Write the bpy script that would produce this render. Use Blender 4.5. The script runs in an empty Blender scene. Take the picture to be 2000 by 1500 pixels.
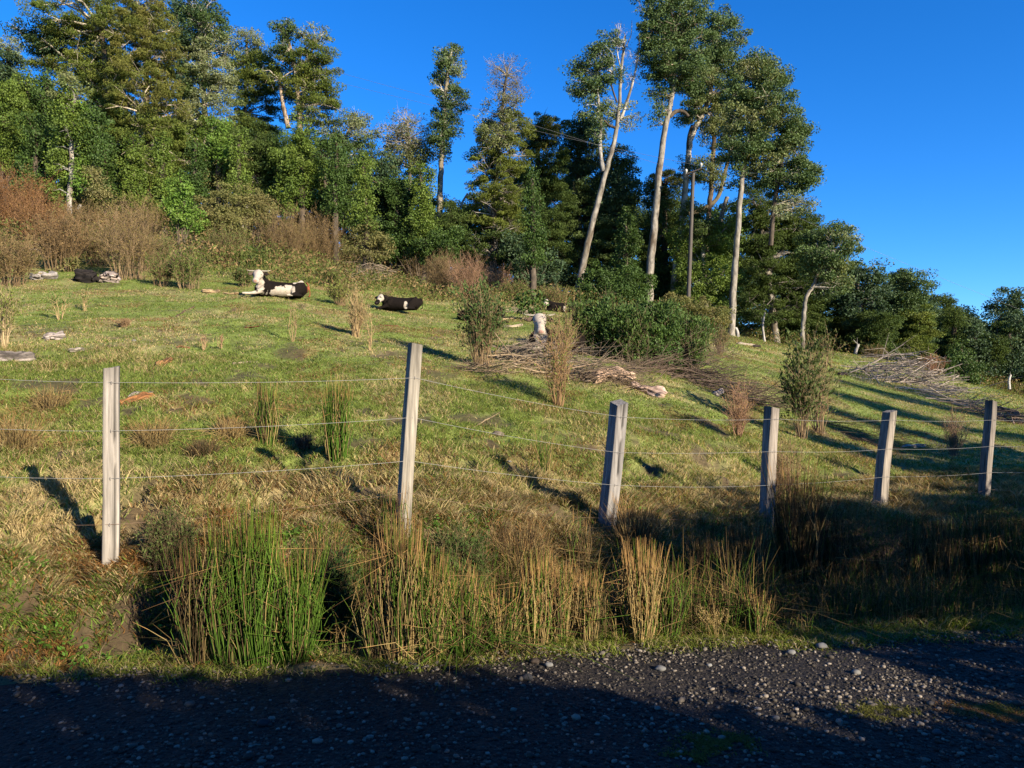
import bpy, math, random
import numpy as np
R = math.radians
random.seed(7); RNG = np.random.default_rng(11)
S = bpy.context.scene; COL = S.collection

# ------------------------------------------------------------------ camera, sky, sun, exposure
FPX, CZ = 1444.0, 1.6
cam = bpy.data.objects.new('camera', bpy.data.cameras.new('camera')); COL.objects.link(cam)
cam.location = (0, 0, CZ); cam.rotation_euler = (R(90), 0, 0)
cam.data.sensor_width = 36; cam.data.lens = 26.0; cam.data.clip_end = 3000; cam.data.clip_start = 0.05
S.camera = cam
SUN_EL, SUN_AZ = R(20.5), R(135)          # azimuth clockwise from +Y: the sun stands behind the camera on the right
W = bpy.data.worlds.new('World'); S.world = W; W.use_nodes = True
nt = W.node_tree; bg = nt.nodes['Background']
sky = nt.nodes.new('ShaderNodeTexSky'); sky.sky_type = 'NISHITA'; sky.sun_disc = False
sky.sun_elevation = SUN_EL; sky.sun_rotation = SUN_AZ
sky.air_density = 0.9; sky.dust_density = 0.1; sky.ozone_density = 5.0; sky.altitude = 600
hs = nt.nodes.new('ShaderNodeHueSaturation'); hs.inputs['Saturation'].default_value = 1.22; hs.inputs['Value'].default_value = 1.0
nt.links.new(sky.outputs[0], hs.inputs['Color']); tn = nt.nodes.new('ShaderNodeMix'); tn.data_type = 'RGBA'; tn.blend_type = 'MULTIPLY'; tn.inputs[0].default_value = 1; tn.inputs[7].default_value = (.58, .76, .94, 1)
nt.links.new(hs.outputs[0], tn.inputs[6]); nt.links.new(tn.outputs[2], bg.inputs[0])
bg.inputs[1].default_value = 0.105
sl = bpy.data.lights.new('sun', 'SUN'); sl.energy = 5.0; sl.angle = R(0.53); sl.color = (1.0, 0.86, 0.66)
sun = bpy.data.objects.new('sun', sl); COL.objects.link(sun)
SD = np.array([math.sin(SUN_AZ)*math.cos(SUN_EL), math.cos(SUN_AZ)*math.cos(SUN_EL), math.sin(SUN_EL)])
from mathutils import Vector, Matrix
sun.rotation_euler = Vector(SD).to_track_quat('Z', 'Y').to_euler()
S.view_settings.view_transform = 'Standard'; S.view_settings.look = 'None'
S.view_settings.exposure = 1.4; S.view_settings.gamma = 1
S.cycles.max_bounces = 5; S.cycles.diffuse_bounces = 2; S.cycles.transmission_bounces = 3; S.cycles.glossy_bounces = 2
S.cycles.use_denoising = True

# ------------------------------------------------------------------ small numeric helpers
def _hash(ix, iy, s):
    n = (ix.astype(np.int64)*374761393 + iy.astype(np.int64)*668265263 + s*1442695041) & 0xffffffff
    n = ((n ^ (n >> 13))*1274126177) & 0xffffffff
    return ((n ^ (n >> 16)) & 0xffff)/65535.0
def vnoise(x, y, s=0):
    x = np.asarray(x, float); y = np.asarray(y, float)
    ix, iy = np.floor(x), np.floor(y); fx, fy = x-ix, y-iy
    fx = fx*fx*(3-2*fx); fy = fy*fy*(3-2*fy)
    a = _hash(ix, iy, s); b = _hash(ix+1, iy, s); c = _hash(ix, iy+1, s); d = _hash(ix+1, iy+1, s)
    return (a*(1-fx)+b*fx)*(1-fy)+(c*(1-fx)+d*fx)*fy
def fbm(x, y, s=0, o=4):
    r = 0; a = .5; t = 0
    for k in range(o):
        r = r + a*vnoise(x*2**k+13.7*k, y*2**k-7.1*k, s+k); t += a; a *= .55
    return r/t
def sstep(a, b, x):
    t = np.clip((x-a)/(b-a), 0, 1); return t*t*(3-2*t)
def unit(v): return v/np.maximum(np.linalg.norm(v, axis=-1, keepdims=True), 1e-9)

# ------------------------------------------------------------------ terrain
DS = np.array([4.0, 5.5, 7.5, 10, 15, 20, 27, 35, 45, 60, 90])
TP = np.array([-300, 0, 280, 550, 850, 1200, 1500, 1750, 2000, 2400.])
TZ = np.array([
 [.30, .60, 1.10, 1.80, 3.10, 4.40, 6.70,  9.7, 13.0, 17.0, 22.],
 [.28, .58, 1.05, 1.75, 3.00, 4.25, 6.50,  9.4, 12.6, 16.5, 21.],
 [.25, .50, 0.98, 1.62, 2.88, 4.10, 6.10,  8.8, 12.0, 15.5, 20.],
 [.20, .44, 0.90, 1.50, 2.75, 3.95, 5.50,  7.6, 10.2, 13.5, 17.],
 [.15, .36, 0.84, 1.35, 2.35, 3.30, 4.50,  6.0,  7.9, 10.0, 13.],
 [.00, .10, 0.42, 0.95, 1.90, 2.80, 3.90,  5.2,  6.6,  8.0, 10.],
 [-.05,-.02, .05, 0.42, 1.22, 1.90, 2.70,  3.5,  4.3,  5.0, 6.5],
 [-.05,-.03, .00, 0.17, 0.66, 1.08, 1.70,  2.6,  3.1,  3.6, 4.5],
 [-.05,-.02, .00, 0.12, 0.38, 0.60, 0.82,  1.0,  1.1,  1.2, 1.6],
 [-.05,-.02, .00, 0.05, 0.20, 0.35, 0.45,  0.5,  0.5,  0.4, 0.4]])
TT = (TP-1000)/FPX
def _cr(p0, p1, p2, p3, t):
    return .5*((2*p1)+(-p0+p2)*t+(2*p0-5*p1+4*p2-p3)*t*t+(-p0+3*p1-3*p2+p3)*t**3)
def table(t, d):
    t = np.clip(t, TT[0], TT[-1]-1e-6); d = np.clip(d, DS[0], DS[-1]-1e-6)
    i = np.clip(np.searchsorted(TT, t, side='right')-1, 0, len(TT)-2); ft = (t-TT[i])/(TT[i+1]-TT[i])
    j = np.clip(np.searchsorted(DS, d, side='right')-1, 0, len(DS)-2); fd = (d-DS[j])/(DS[j+1]-DS[j])
    def col(ii):
        ii = np.clip(ii, 0, len(TT)-1); return TZ[ii, j]*(1-fd)+TZ[ii, j+1]*fd
    return _cr(col(i-1), col(i), col(i+1), col(i+2), ft)
def y_road(x): return 4.4+.14*np.clip(x, -40, 40)+.05*np.sin(x*1.9)+.03*np.sin(x*5.3+1)
def y_fence(x):
    x = np.asarray(x, float); return np.where(x < -2.7, 5+.3*(x+2.7), 5+.52*(x+2.7))
def ground(x, y):
    x = np.asarray(x, float); y = np.asarray(y, float)
    yr = y_road(x); yf = yr+np.clip(y_fence(x)-yr, .75, 4.6)
    s = (y-yr)/(yf-yr)
    d = np.maximum(y, 3.5); t = x/d
    z = table(t, d)
    z = z*sstep(.15, 1.0, s)
    dd = .16+.30*sstep(-1.9, -1.4, x)                      # the ditch between road and fence
    z = z-dd*np.exp(-((s-.42)/.23)**2)*(s > -.2)
    m = sstep(.3, 1.1, s)
    far = sstep(14, 5, y)*.6+.4
    near = sstep(3.2, .2, y-yf)
    z = z+m*far*((fbm(x*.9, y*.9, 3)-.5)*.30+(fbm(x*2.7, y*2.7, 9, 3)-.5)*(.13+.22*near)+(fbm(x*7, y*7, 19, 2)-.5)*(.05+.05*near)*sstep(14, 9, y))-m*near*.16*sstep(.60, .70, fbm(x*1.9+5, y*1.9, 55, 3))
    z = z+m*sstep(24, 12, y)*((fbm(x*1.7+3, y*1.7, 41, 3)-.5)*.16)+sstep(.05, .4, s)*sstep(1.3, .9, s)*sstep(-1.6, -2.2, x)*(fbm(x*3.1, y*3.1, 43, 3)-.5)*.24
    z = z+sstep(-.05, .25, s)*(1-m)*((fbm(x*3.5, y*3.5, 21, 3)-.5)*.20+(fbm(x*8, y*8, 23, 2)-.5)*.08)
    z = np.where(s < 0, -.03-.02*sstep(0, -.1, s), z)
    back = sstep(-2.6, -4.5, y); z = z+back*(.25+.03*np.maximum(-y-3, 0)*sstep(0, 10, -y))
    return z
def gz(x, y): return float(ground(np.array([x]), np.array([y]))[0])
_dd = np.concatenate([np.arange(3.3, 12, .03), np.arange(12, 90, .1)])
def depth_at(px, py):
    t = (px-1000)/FPX; z = ground(t*_dd, _dd); q = 750-FPX*(z-CZ)/_dd
    k = np.where(q <= py)[0]
    return float(_dd[k[0]]) if len(k) else 80.0
def PX(px, py, d): return np.array([(px-1000)/FPX*d, d, CZ+(750-py)/FPX*d])
def foot(px, py, d=None):
    d = d or depth_at(px, py); x = (px-1000)/FPX*d
    return np.array([x, d, gz(x, d)]), d

# ------------------------------------------------------------------ mesh accumulation
class MB:
    def __init__(s): s.v = []; s.f4 = []; s.f3 = []; s.c = []; s.n = 0
    def add(s, v, f, c):
        v = np.asarray(v, float); f = np.asarray(f, int)
        (s.f4 if f.shape[1] == 4 else s.f3).append(f+s.n)
        s.v.append(v); s.c.append(np.broadcast_to(np.asarray(c, float), (len(v), 3))); s.n += len(v)
    def build(s, name, mat, parent=None, smooth=False):
        me = bpy.data.meshes.new(name)
        v = np.concatenate(s.v); c = np.concatenate(s.c)
        f3 = np.concatenate(s.f3) if s.f3 else np.zeros((0, 3), int); f4 = np.concatenate(s.f4) if s.f4 else np.zeros((0, 4), int)
        nl = f3.size+f4.size
        me.vertices.add(len(v)); me.vertices.foreach_set('co', v.ravel().astype('f'))
        me.loops.add(nl); me.loops.foreach_set('vertex_index', np.concatenate([f3.ravel(), f4.ravel()]).astype('i'))
        npol = len(f3)+len(f4); me.polygons.add(npol)
        st = np.concatenate([np.arange(len(f3))*3, len(f3)*3+np.arange(len(f4))*4]).astype('i')
        me.polygons.foreach_set('loop_start', st)
        if smooth: me.polygons.foreach_set('use_smooth', np.ones(npol, bool))
        me.update(calc_edges=True)
        a = me.attributes.new('col', 'FLOAT_COLOR', 'POINT')
        a.data.foreach_set('color', np.concatenate([c, np.ones((len(c), 1))], 1).ravel().astype('f'))
        me.materials.append(mat)
        o = bpy.data.objects.new(name, me); COL.objects.link(o)
        if parent is not None: o.parent = parent
        return o
def segs(mb, p0, p1, r0, r1, c, k=3):
    """many separate tapered prisms"""
    p0 = np.asarray(p0, float); p1 = np.asarray(p1, float); n = len(p0)
    if n == 0: return
    ax = unit(p1-p0); ref = np.where(np.abs(ax[:, 2:3]) > .9, np.array([[1., 0, 0]]), np.array([[0, 0, 1.]]))
    u = unit(np.cross(ax, ref)); w = np.cross(ax, u)
    an = np.arange(k)*2*math.pi/k
    ring = u[:, None]*np.cos(an)[None, :, None]+w[:, None]*np.sin(an)[None, :, None]
    r0 = np.broadcast_to(r0, (n,))[:, None, None]; r1 = np.broadcast_to(r1, (n,))[:, None, None]
    v = np.concatenate([p0[:, None]+ring*r0, p1[:, None]+ring*r1], 1).reshape(-1, 3)
    b = (np.arange(n)*2*k)[:, None]; i = np.arange(k); j = (i+1) % k
    f = np.stack([b+i, b+j, b+j+k, b+i+k], -1).reshape(-1, 4)
    c = np.asarray(c, float); c = np.broadcast_to(c, (n, 3)); mb.add(v, f, np.repeat(c, 2*k, 0))
def tube(mb, pts, rad, c, k=8, jit=0., cap=True):
    pts = np.asarray(pts, float); n = len(pts); rad = np.broadcast_to(rad, (n,))
    tg = np.gradient(pts, axis=0); tg = unit(tg)
    ref = np.array([0, 1., 0]) if abs(tg[0][1]) < .8 else np.array([0, 0, 1.])
    u = unit(np.cross(tg, ref)); w = np.cross(tg, u); an = np.arange(k)*2*math.pi/k
    rr = rad[:, None]*(1+jit*(RNG.random((n, k))-.5))
    v = (pts[:, None]+u[:, None]*(np.cos(an)*rr)[..., None]+w[:, None]*(np.sin(an)*rr)[..., None]).reshape(-1, 3)
    f = [[i*k+j, i*k+(j+1) % k, (i+1)*k+(j+1) % k, (i+1)*k+j] for i in range(n-1) for j in range(k)]
    c = np.asarray(c, float)
    mb.add(v, f, c)
    if cap:
        for e in (0, n-1):
            vv = np.concatenate([v[e*k:(e+1)*k], pts[e:e+1]]); ff = [[j, (j+1) % k, k] for j in range(k)]
            mb.add(vv, ff, c if c.ndim == 1 else c[:1])
def smoothline(pts, m=6):
    pts = np.asarray(pts, float); n = len(pts)
    if n < 3: return np.linspace(pts[0], pts[-1], m)
    out = []
    for i in range(n-1):
        p0 = pts[max(i-1, 0)]; p3 = pts[min(i+2, n-1)]
        for t in np.arange(m)/m: out.append(_cr(p0, pts[i], pts[i+1], p3, t))
    out.append(pts[-1]); return np.array(out)
def leafquads(mb, c, ax, size, asp, col, fold=0.0):
    """rhombic leaves: c centres, ax long axis"""
    n = len(c)
    if n == 0: return
    sd = unit(np.cross(ax, RNG.normal(size=(n, 3)))); size = np.broadcast_to(size, (n,))[:, None]
    L = ax*size*.5; Wd = sd*size*.5*asp
    v = np.stack([c-L, c+Wd-L*.1, c+L, c-Wd-L*.1], 1).reshape(-1, 3)
    f = np.arange(4*n).reshape(n, 4); mb.add(v, f, np.repeat(np.broadcast_to(col, (n, 3)), 4, 0))
def blades(mb, base, h, w, lean, col, tipcol=None, droop=.5):
    """two-segment grass blades, one quad and one triangle"""
    n = len(base); h = np.broadcast_to(h, (n,))[:, None]; w = np.broadcast_to(w, (n,))[:, None]; lean = np.broadcast_to(lean, (n,))[:, None]
    a = RNG.random(n)*2*math.pi; dr = np.stack([np.cos(a), np.sin(a), 0*a], 1); b = RNG.random(n)*2*math.pi
    sd = np.stack([np.cos(b), np.sin(b), 0*b], 1); up = np.array([[0, 0, 1.]])
    m = base+up*h*.55+dr*lean*h*.4; t = base+up*h*(1-droop*lean*.5)+dr*lean*h*1.05
    v = np.stack([base-sd*w*.5, base+sd*w*.5, m+sd*w*.4, m-sd*w*.4, t], 1).reshape(-1, 3)
    o = (np.arange(n)*5)[:, None]; col = np.broadcast_to(col, (n, 3)); cc = np.repeat(col, 5, 0)
    if tipcol is not None:
        cc = cc.reshape(n, 5, 3).copy(); cc[:, 4] = tipcol; cc[:, 2:4] = (cc[:, 2:4]+cc[:, 4:5])/2; cc = cc.reshape(-1, 3)
    mb.add(v, o+np.array([0, 1, 2, 3]), cc)
    # tips reuse the same vertices
    mb.f3.append(o+np.array([3, 2, 4])+mb.n-len(v))

# ------------------------------------------------------------------ materials
def newmat(name):
    m = bpy.data.materials.new(name); m.use_nodes = True; t = m.node_tree; t.nodes.clear(); return m, t, t.nodes, t.links
def colmix(N, L, scale, lo, hi, coord='Object', vec=(1, 1, 1), detail=4):
    """attribute colour times procedural mottling"""
    at = N.new('ShaderNodeAttribute'); at.attribute_name = 'col'
    tc = N.new('ShaderNodeTexCoord'); mp = N.new('ShaderNodeMapping'); mp.inputs['Scale'].default_value = vec
    nz = N.new('ShaderNodeTexNoise'); nz.inputs['Scale'].default_value = scale; nz.inputs['Detail'].default_value = detail; nz.inputs['Roughness'].default_value = .65
    L.new(tc.outputs[coord], mp.inputs[0]); L.new(mp.outputs[0], nz.inputs['Vector'])
    mr = N.new('ShaderNodeMapRange'); mr.inputs['From Min'].default_value = .3; mr.inputs['From Max'].default_value = .7
    mr.inputs['To Min'].default_value = lo; mr.inputs['To Max'].default_value = hi
    L.new(nz.outputs['Fac'], mr.inputs['Value'])
    vm = N.new('ShaderNodeVectorMath'); vm.operation = 'SCALE'
    L.new(at.outputs['Color'], vm.inputs[0]); L.new(mr.outputs[0], vm.inputs['Scale'])
    return vm.outputs[0], nz
def leafmat(name, trans=.3, gloss=.35, rough=.45):
    m, t, N, L = newmat(name); c, nz = colmix(N, L, 1.3, .8, 1.2)
    p = N.new('ShaderNodeBsdfPrincipled'); p.inputs['Roughness'].default_value = rough; p.inputs['Specular IOR Level'].default_value = gloss
    tr = N.new('ShaderNodeBsdfTranslucent'); mx = N.new('ShaderNodeMixShader'); mx.inputs[0].default_value = trans
    g = N.new('ShaderNodeVectorMath'); g.operation = 'MULTIPLY'; g.inputs[1].default_value = (1.25, 1.2, .5)
    L.new(c, p.inputs['Base Color']); L.new(c, g.inputs[0]); L.new(g.outputs[0], tr.inputs['Color'])
    L.new(p.outputs[0], mx.inputs[1]); L.new(tr.outputs[0], mx.inputs[2])
    o = N.new('ShaderNodeOutputMaterial'); L.new(mx.outputs[0], o.inputs[0]); return m
def solidmat(name, scale=8, lo=.6, hi=1.35, vec=(1, 1, 1), rough=.85, spec=.2, bump=.4, bscale=None, bdist=.02):
    m, t, N, L = newmat(name); c, nz = colmix(N, L, scale, lo, hi, vec=vec, detail=6)
    p = N.new('ShaderNodeBsdfPrincipled'); p.inputs['Roughness'].default_value = rough; p.inputs['Specular IOR Level'].default_value = spec
    L.new(c, p.inputs['Base Color'])
    b = N.new('ShaderNodeBump'); b.inputs['Strength'].default_value = bump; b.inputs['Distance'].default_value = bdist
    L.new(nz.outputs['Fac'], b.inputs['Height']); L.new(b.outputs[0], p.inputs['Normal'])
    o = N.new('ShaderNodeOutputMaterial'); L.new(p.outputs[0], o.inputs[0]); return m
M = dict(
 leaf=leafmat('foliage', .28, .12, .7), gloss=leafmat('glossy_foliage', .22, .22, .6), grass=leafmat('grass_blade', .35, .12, .7),
 twig=solidmat('twig_bark', 6, .7, 1.3, bump=.1), bark=solidmat('lichen_bark', 6, .3, 1.6, (1, 1, .4), bump=.6, bdist=.03),
 wood=solidmat('weathered_wood', 24, .45, 1.35, (1.6, 1.6, .09), bump=.7, bdist=.008), log=solidmat('log_wood', 9, .5, 1.4, (1, 3, 3), bump=.6),
 soil=solidmat('soil_and_turf', 14, .62, 1.38, bump=.7, bdist=.03), hide=solidmat('cow_hide', 12, .75, 1.15, rough=.95, spec=.05, bump=.15, bdist=.01),
 horn=solidmat('horn', 12, .8, 1.1, rough=.4, bump=.1), stone=solidmat('stone', 20, .75, 1.25, rough=.75, bump=.3, bdist=.005),
 metal=solidmat('galvanised_wire', 30, .8, 1.2, rough=.45, spec=.6, bump=.1, bdist=.001), ceramic=solidmat('glazed_ceramic', 5, .95, 1.05, rough=.2, spec=.6, bump=0))
def roadmat():
    m, t, N, L = newmat('dark_gravel_road'); c, nz = colmix(N, L, 60, .45, 1.6)
    v = N.new('ShaderNodeTexVoronoi'); v.inputs['Scale'].default_value = 42; tc = N.new('ShaderNodeTexCoord'); L.new(tc.outputs['Object'], v.inputs['Vector'])
    rp = N.new('ShaderNodeValToRGB'); rp.color_ramp.elements[0].position = .35; rp.color_ramp.elements[0].color = (.8, .8, .8, 1)
    rp.color_ramp.elements[1].position = .97; rp.color_ramp.elements[1].color = (2.6, 2.5, 2.4, 1)
    sp = N.new('ShaderNodeSeparateColor'); L.new(v.outputs['Color'], sp.inputs[0]); L.new(sp.outputs[0], rp.inputs[0])
    mu = N.new('ShaderNodeVectorMath'); mu.operation = 'MULTIPLY'; L.new(c, mu.inputs[0]); L.new(rp.outputs[0], mu.inputs[1])
    p = N.new('ShaderNodeBsdfPrincipled'); p.inputs['Roughness'].default_value = .8; p.inputs['Specular IOR Level'].default_value = .3
    L.new(mu.outputs[0], p.inputs['Base Color'])
    b = N.new('ShaderNodeBump'); b.invert = True; b.inputs['Distance'].default_value = .012; L.new(v.outputs['Distance'], b.inputs['Height'])
    b2 = N.new('ShaderNodeBump'); b2.inputs['Distance'].default_value = .01; L.new(nz.outputs['Fac'], b2.inputs['Height']); L.new(b.outputs[0], b2.inputs['Normal'])
    L.new(b2.outputs[0], p.inputs['Normal']); o = N.new('ShaderNodeOutputMaterial'); L.new(p.outputs[0], o.inputs[0]); return m
M['road'] = roadmat()

# ------------------------------------------------------------------ naming
def tag(o, label=None, cat=None, group=None, kind=None):
    for k, v in (('label', label), ('category', cat), ('group', group), ('kind', kind)):
        if v: o[k] = v
    return o
def thing(name, label, cat, loc=(0, 0, 0), group=None):
    o = bpy.data.objects.new(name, None); COL.objects.link(o); o.location = loc; o.empty_display_size = .2
    return tag(o, label, cat, group)
def under(root, *objs):
    """parts are built in world coordinates: shift them to the thing's base"""
    for o in objs:
        o.parent = root; o.matrix_parent_inverse = Matrix.Translation(-Vector(root.location))

# ------------------------------------------------------------------ ground colours
GREEN = np.array([.135, .175, .036]); DKGREEN = np.array([.062, .11, .02]); TAN = np.array([.33, .26, .135]); RUST = np.array([.17, .10, .04]); SOIL = np.array([.05, .033, .02])
def dryness(x, y):
    """0 green pasture, 1 dry tan grass"""
    dist = y-y_fence(x)
    edge = sstep(2.6, -.1, dist+(fbm(x*.8, y*.8, 31)-.5)*3.2-sstep(2, -3, x)*.5)*sstep(9, -2, x)
    pat = sstep(.47, .66, fbm(x*.75+4, y*.75, 44))*.48
    return np.clip(edge*.68+pat+(fbm(x*4, y*4, 50)-.5)*.9, 0, 1)
MUD = [(345, 805, 30), (395, 868, 30), (590, 868, 26), (712, 805, 22), (125, 885, 34), (300, 952, 16), (280, 795, 20), (1150, 880, 18), (1270, 915, 20), (1080, 1010, 36), (1420, 950, 28), (250, 810, 24), (640, 905, 14), (740, 860, 18), (240, 640, 14), (130, 640, 14),
 (1240, 860, 16), (960, 865, 26), (90, 1000, 24), (260, 1225, 40), (160, 1130, 22), (60, 1180, 30), (1640, 935, 20), (1540, 720, 10), (1000, 920, 18), (590, 800, 14), (480, 640, 9), (860, 800, 12), (300, 1060, 20), (30, 1270, 26)]
MUDW = [(((p-1000)/FPX*d), d, q/FPX*d) for p, py_, q in MUD for d in [depth_at(p, py_)]]
def mud(x, y):
    x = np.asarray(x, float); f = np.zeros(x.shape); nz_ = (fbm(x*5, y*5, 88, 3)-.5)*1.1
    for a, b, q in MUDW: f = np.maximum(f, sstep(.75, 1.25, 1.6-np.hypot((x-a)/q, (y-b)/(q*1.7))+nz_)*(np.hypot(x-a, y-b) < q*5))
    return f
def groundcol(x, y):
    dr = dryness(x, y)[..., None]
    g = GREEN*(.75+.5*fbm(x*1.3, y*1.3, 61))[..., None]
    g = g*(1-.35*sstep(.5, .75, fbm(x*2.3, y*2.3, 64)))[..., None]
    c = g*(1-dr)+TAN*.8*dr
    ru = sstep(.58, .74, fbm(x*1.1+9, y*1.1+3, 70))*.55; c = c*(1-ru[..., None])+RUST*ru[..., None]
    so = np.maximum(sstep(.64, .72, fbm(x*1.6-3, y*1.6+8, 77))*sstep(24, 9, y), sstep(.60, .68, fbm(x*1.9+5, y*1.9, 55, 3))*sstep(3.4, .5, y-y_fence(x))); c = c*(1-.8*so[..., None])+SOIL*.8*so[..., None]
    s2 = sstep(.66, .72, fbm(x*3.6+2, y*3.6, 83, 3))*.75; c = c*(1-s2[..., None])+SOIL*1.3*s2[..., None]
    mm = mud(x, y)[..., None]*.9; c = c*(1-mm)+SOIL*.9*mm
    fl = sstep(30, 40, y)[..., None]; c = c*(1-fl)+np.array([.05, .05, .02])*fl
    s = (y-y_road(x))/np.clip(y_fence(x)-y_road(x), .75, 4.6)
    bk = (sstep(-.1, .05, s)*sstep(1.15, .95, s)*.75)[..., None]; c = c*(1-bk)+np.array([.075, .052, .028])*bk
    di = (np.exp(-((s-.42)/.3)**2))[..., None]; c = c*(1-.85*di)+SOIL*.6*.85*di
    return c

# ------------------------------------------------------------------ ground sheet, road
def spaced(lo, hi, zones):
    out = [lo]; p = lo
    while p < hi:
        st = next((s for a, b, s in zones if a <= p < b), None)
        if st is None:
            a, b = min(z[0] for z in zones), max(z[1] for z in zones)
            st = max(.5, (abs(p-a) if p < a else abs(p-b))*.12+.4)
            if p < a and p+st > a: st = a-p+1e-4
        p = p+st; out.append(p)
    return np.array(out)
xs = spaced(-320, 320, [(-22, -7, .3), (-7, 8, .06), (8, 26, .25)])
ys = spaced(-120, 420, [(-4, 2.5, .3), (2.5, 9.5, .055), (9.5, 24, .14), (24, 60, .5)])
X, Y = np.meshgrid(xs, ys); Z = ground(X, Y)
ff = sstep(90, 200, Y); Z = Z*(1-ff)+ff*(Z*1.0)
nx, ny = len(xs), len(ys); idx = np.arange(nx*ny).reshape(ny, nx)
F = np.stack([idx[:-1, :-1], idx[:-1, 1:], idx[1:, 1:], idx[1:, :-1]], -1).reshape(-1, 4)
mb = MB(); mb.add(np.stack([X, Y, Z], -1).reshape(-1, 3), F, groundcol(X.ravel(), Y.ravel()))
g = mb.build('ground', M['soil'], smooth=True); tag(g, kind='structure')
def roadz(x, y):
    return .0+.018*(fbm(x*1.3, y*1.3, 5)-.5)+.012*(fbm(x*6, y*6, 6)-.5)
us = np.concatenate([np.arange(-60, -5, .8), np.arange(-5, 6, .05), np.arange(6, 60, .8)]); vs = np.linspace(0, 1, 120)**.75
U, V = np.meshgrid(us, vs); Yr = -2.7+(y_road(U)+.06+.06*vnoise(U*9, U*0, 2)+2.7)*V
Zr = roadz(U, Yr)*sstep(1.0, .93, V)-.045*sstep(.96, 1.0, V)
nr, nc = U.shape; idx = np.arange(nr*nc).reshape(nr, nc)
F = np.stack([idx[:-1, :-1], idx[:-1, 1:], idx[1:, 1:], idx[1:, :-1]], -1).reshape(-1, 4)
rc = np.array([.0105, .0085, .0068])*(.8+.5*fbm(U*.8, Yr*1.4, 90))[..., None]
mb = MB(); mb.add(np.stack([U, Yr, Zr], -1).reshape(-1, 3), F, rc.reshape(-1, 3))
tag(mb.build('road', M['road'], smooth=True), kind='structure')

# gravel and stones
ICO_V = []; _p = (1+5**.5)/2
for a, b in ((-1, _p), (1, _p), (-1, -_p), (1, -_p)): ICO_V += [(a, b, 0), (0, a, b), (b, 0, a)]
def ico():
    import bmesh
    bm = bmesh.new(); bmesh.ops.create_icosphere(bm, subdivisions=1, radius=1); bm.verts.index_update()
    v = np.array([x.co[:] for x in bm.verts]); f = np.array([[q.index for q in p.verts] for p in bm.faces]); bm.free(); return v, f
IV, IF = ico()
def ico2():
    import bmesh
    bm = bmesh.new(); bmesh.ops.create_icosphere(bm, subdivisions=3, radius=1); bm.verts.index_update()
    v = np.array([x.co[:] for x in bm.verts]); f = np.array([[q.index for q in p.verts] for p in bm.faces]); bm.free(); return v, f
IV2, IF2 = ico2()
def pebbles(mb, pos, r, col):
    n = len(pos); a = RNG.random(n)*6.28; sc = np.stack([r*RNG.uniform(.8, 1.5, n), r*RNG.uniform(.7, 1.1, n), r*RNG.uniform(.4, .75, n)], 1)
    v = IV[None]*(1+.22*(RNG.random((n, len(IV), 1))-.5))*sc[:, None]
    ca, sa = np.cos(a)[:, None], np.sin(a)[:, None]
    v = np.stack([v[..., 0]*ca-v[..., 1]*sa, v[..., 0]*sa+v[..., 1]*ca, v[..., 2]], -1)+pos[:, None]
    f = (IF[None]+(np.arange(n)*len(IV))[:, None, None]).reshape(-1, 3)
    mb.add(v.reshape(-1, 3), f, np.repeat(col, len(IV), 0))
n = 60000; d = RNG.uniform(2.7, 4.9, n); t = RNG.uniform(-.8, .8, n); x = t*d; y = d
k = (y < y_road(x)+.02) & (fbm(x*.9, y*2.2, 15)+.25*sstep(.2, .6, t)+RNG.random(n)*.5 > .62); x, y = x[k], y[k]; n = len(x)
r = .002+.010*RNG.random(n)**5+.012*(RNG.random(n) > .99)

xa, ya, ra = [], [], []
for px, py, w, hh_, m in ((1770, 1340, 200, 26, 420), (1560, 1372, 120, 18, 120), (1300, 1275, 260, 14, 130), (1230, 1405, 160, 26, 120), (1850, 1420, 130, 40, 140), (800, 1400, 500, 60, 110), (1480, 1300, 300, 20, 60)):
    qx = px+RNG.normal(0, w*.5, m); qy = py+RNG.normal(0, hh_*.5, m); dq = FPX*CZ/(qy-750); xa.append((qx-1000)/FPX*dq); ya.append(dq); ra.append(.003+.012*RNG.random(m)**3.2)
xa, ya, ra = map(np.concatenate, (xa, ya, ra)); kq = ya < y_road(xa)-.02; x = np.concatenate([x, xa[kq]]); y = np.concatenate([y, ya[kq]]); r = np.concatenate([r, ra[kq]]); n = len(x)
gcol = np.array([.072, .063, .053])*(1+.5*(r > .009))[:, None]*(.25+1.7*RNG.random(n)**2.2)[:, None]*np.array([1, .99, .97])
mb = MB(); pebbles(mb, np.stack([x, y, roadz(x, y)+r*.25], 1), r, gcol)
tag(mb.build('gravel', M['stone'], smooth=True), kind='stuff')
def stone(px, py, rpx, label, col=(.28, .28, .28), road=True, flat=.55):
    col = tuple(np.array(col)*.36); rpx *= .8
    if road: d = FPX*CZ/(py-750); c = np.array([(px-1000)/FPX*d, d, 0]); c[2] = 0
    else: c, d = foot(px, py)
    r = rpx/FPX*d
    v = IV2.copy(); nn = fbm(v[:, 0]*1.6+px, v[:, 1]*1.6+v[:, 2]*1.3, 5, 3)
    v = v*(.75+.5*nn)[:, None]*np.array([r, r*.8, r*flat]); v = v+c+np.array([0, 0, r*flat*.45])
    mb = MB(); mb.add(v, IF2, col); o = mb.build('stone', M['stone'], smooth=True); tag(o, label, 'stone', 'loose stones'); return o
stone(1072, 1300, 11, 'pale rounded stone at the grass edge of the road, below the messy rushes', (.34, .34, .33))
stone(1045, 1293, 12, 'dark brown stone half under the grass beside a paler one', (.10, .075, .06))
stone(810, 1302, 12, 'dark stone at the grass edge below the tall tan rushes', (.09, .09, .09))
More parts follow.
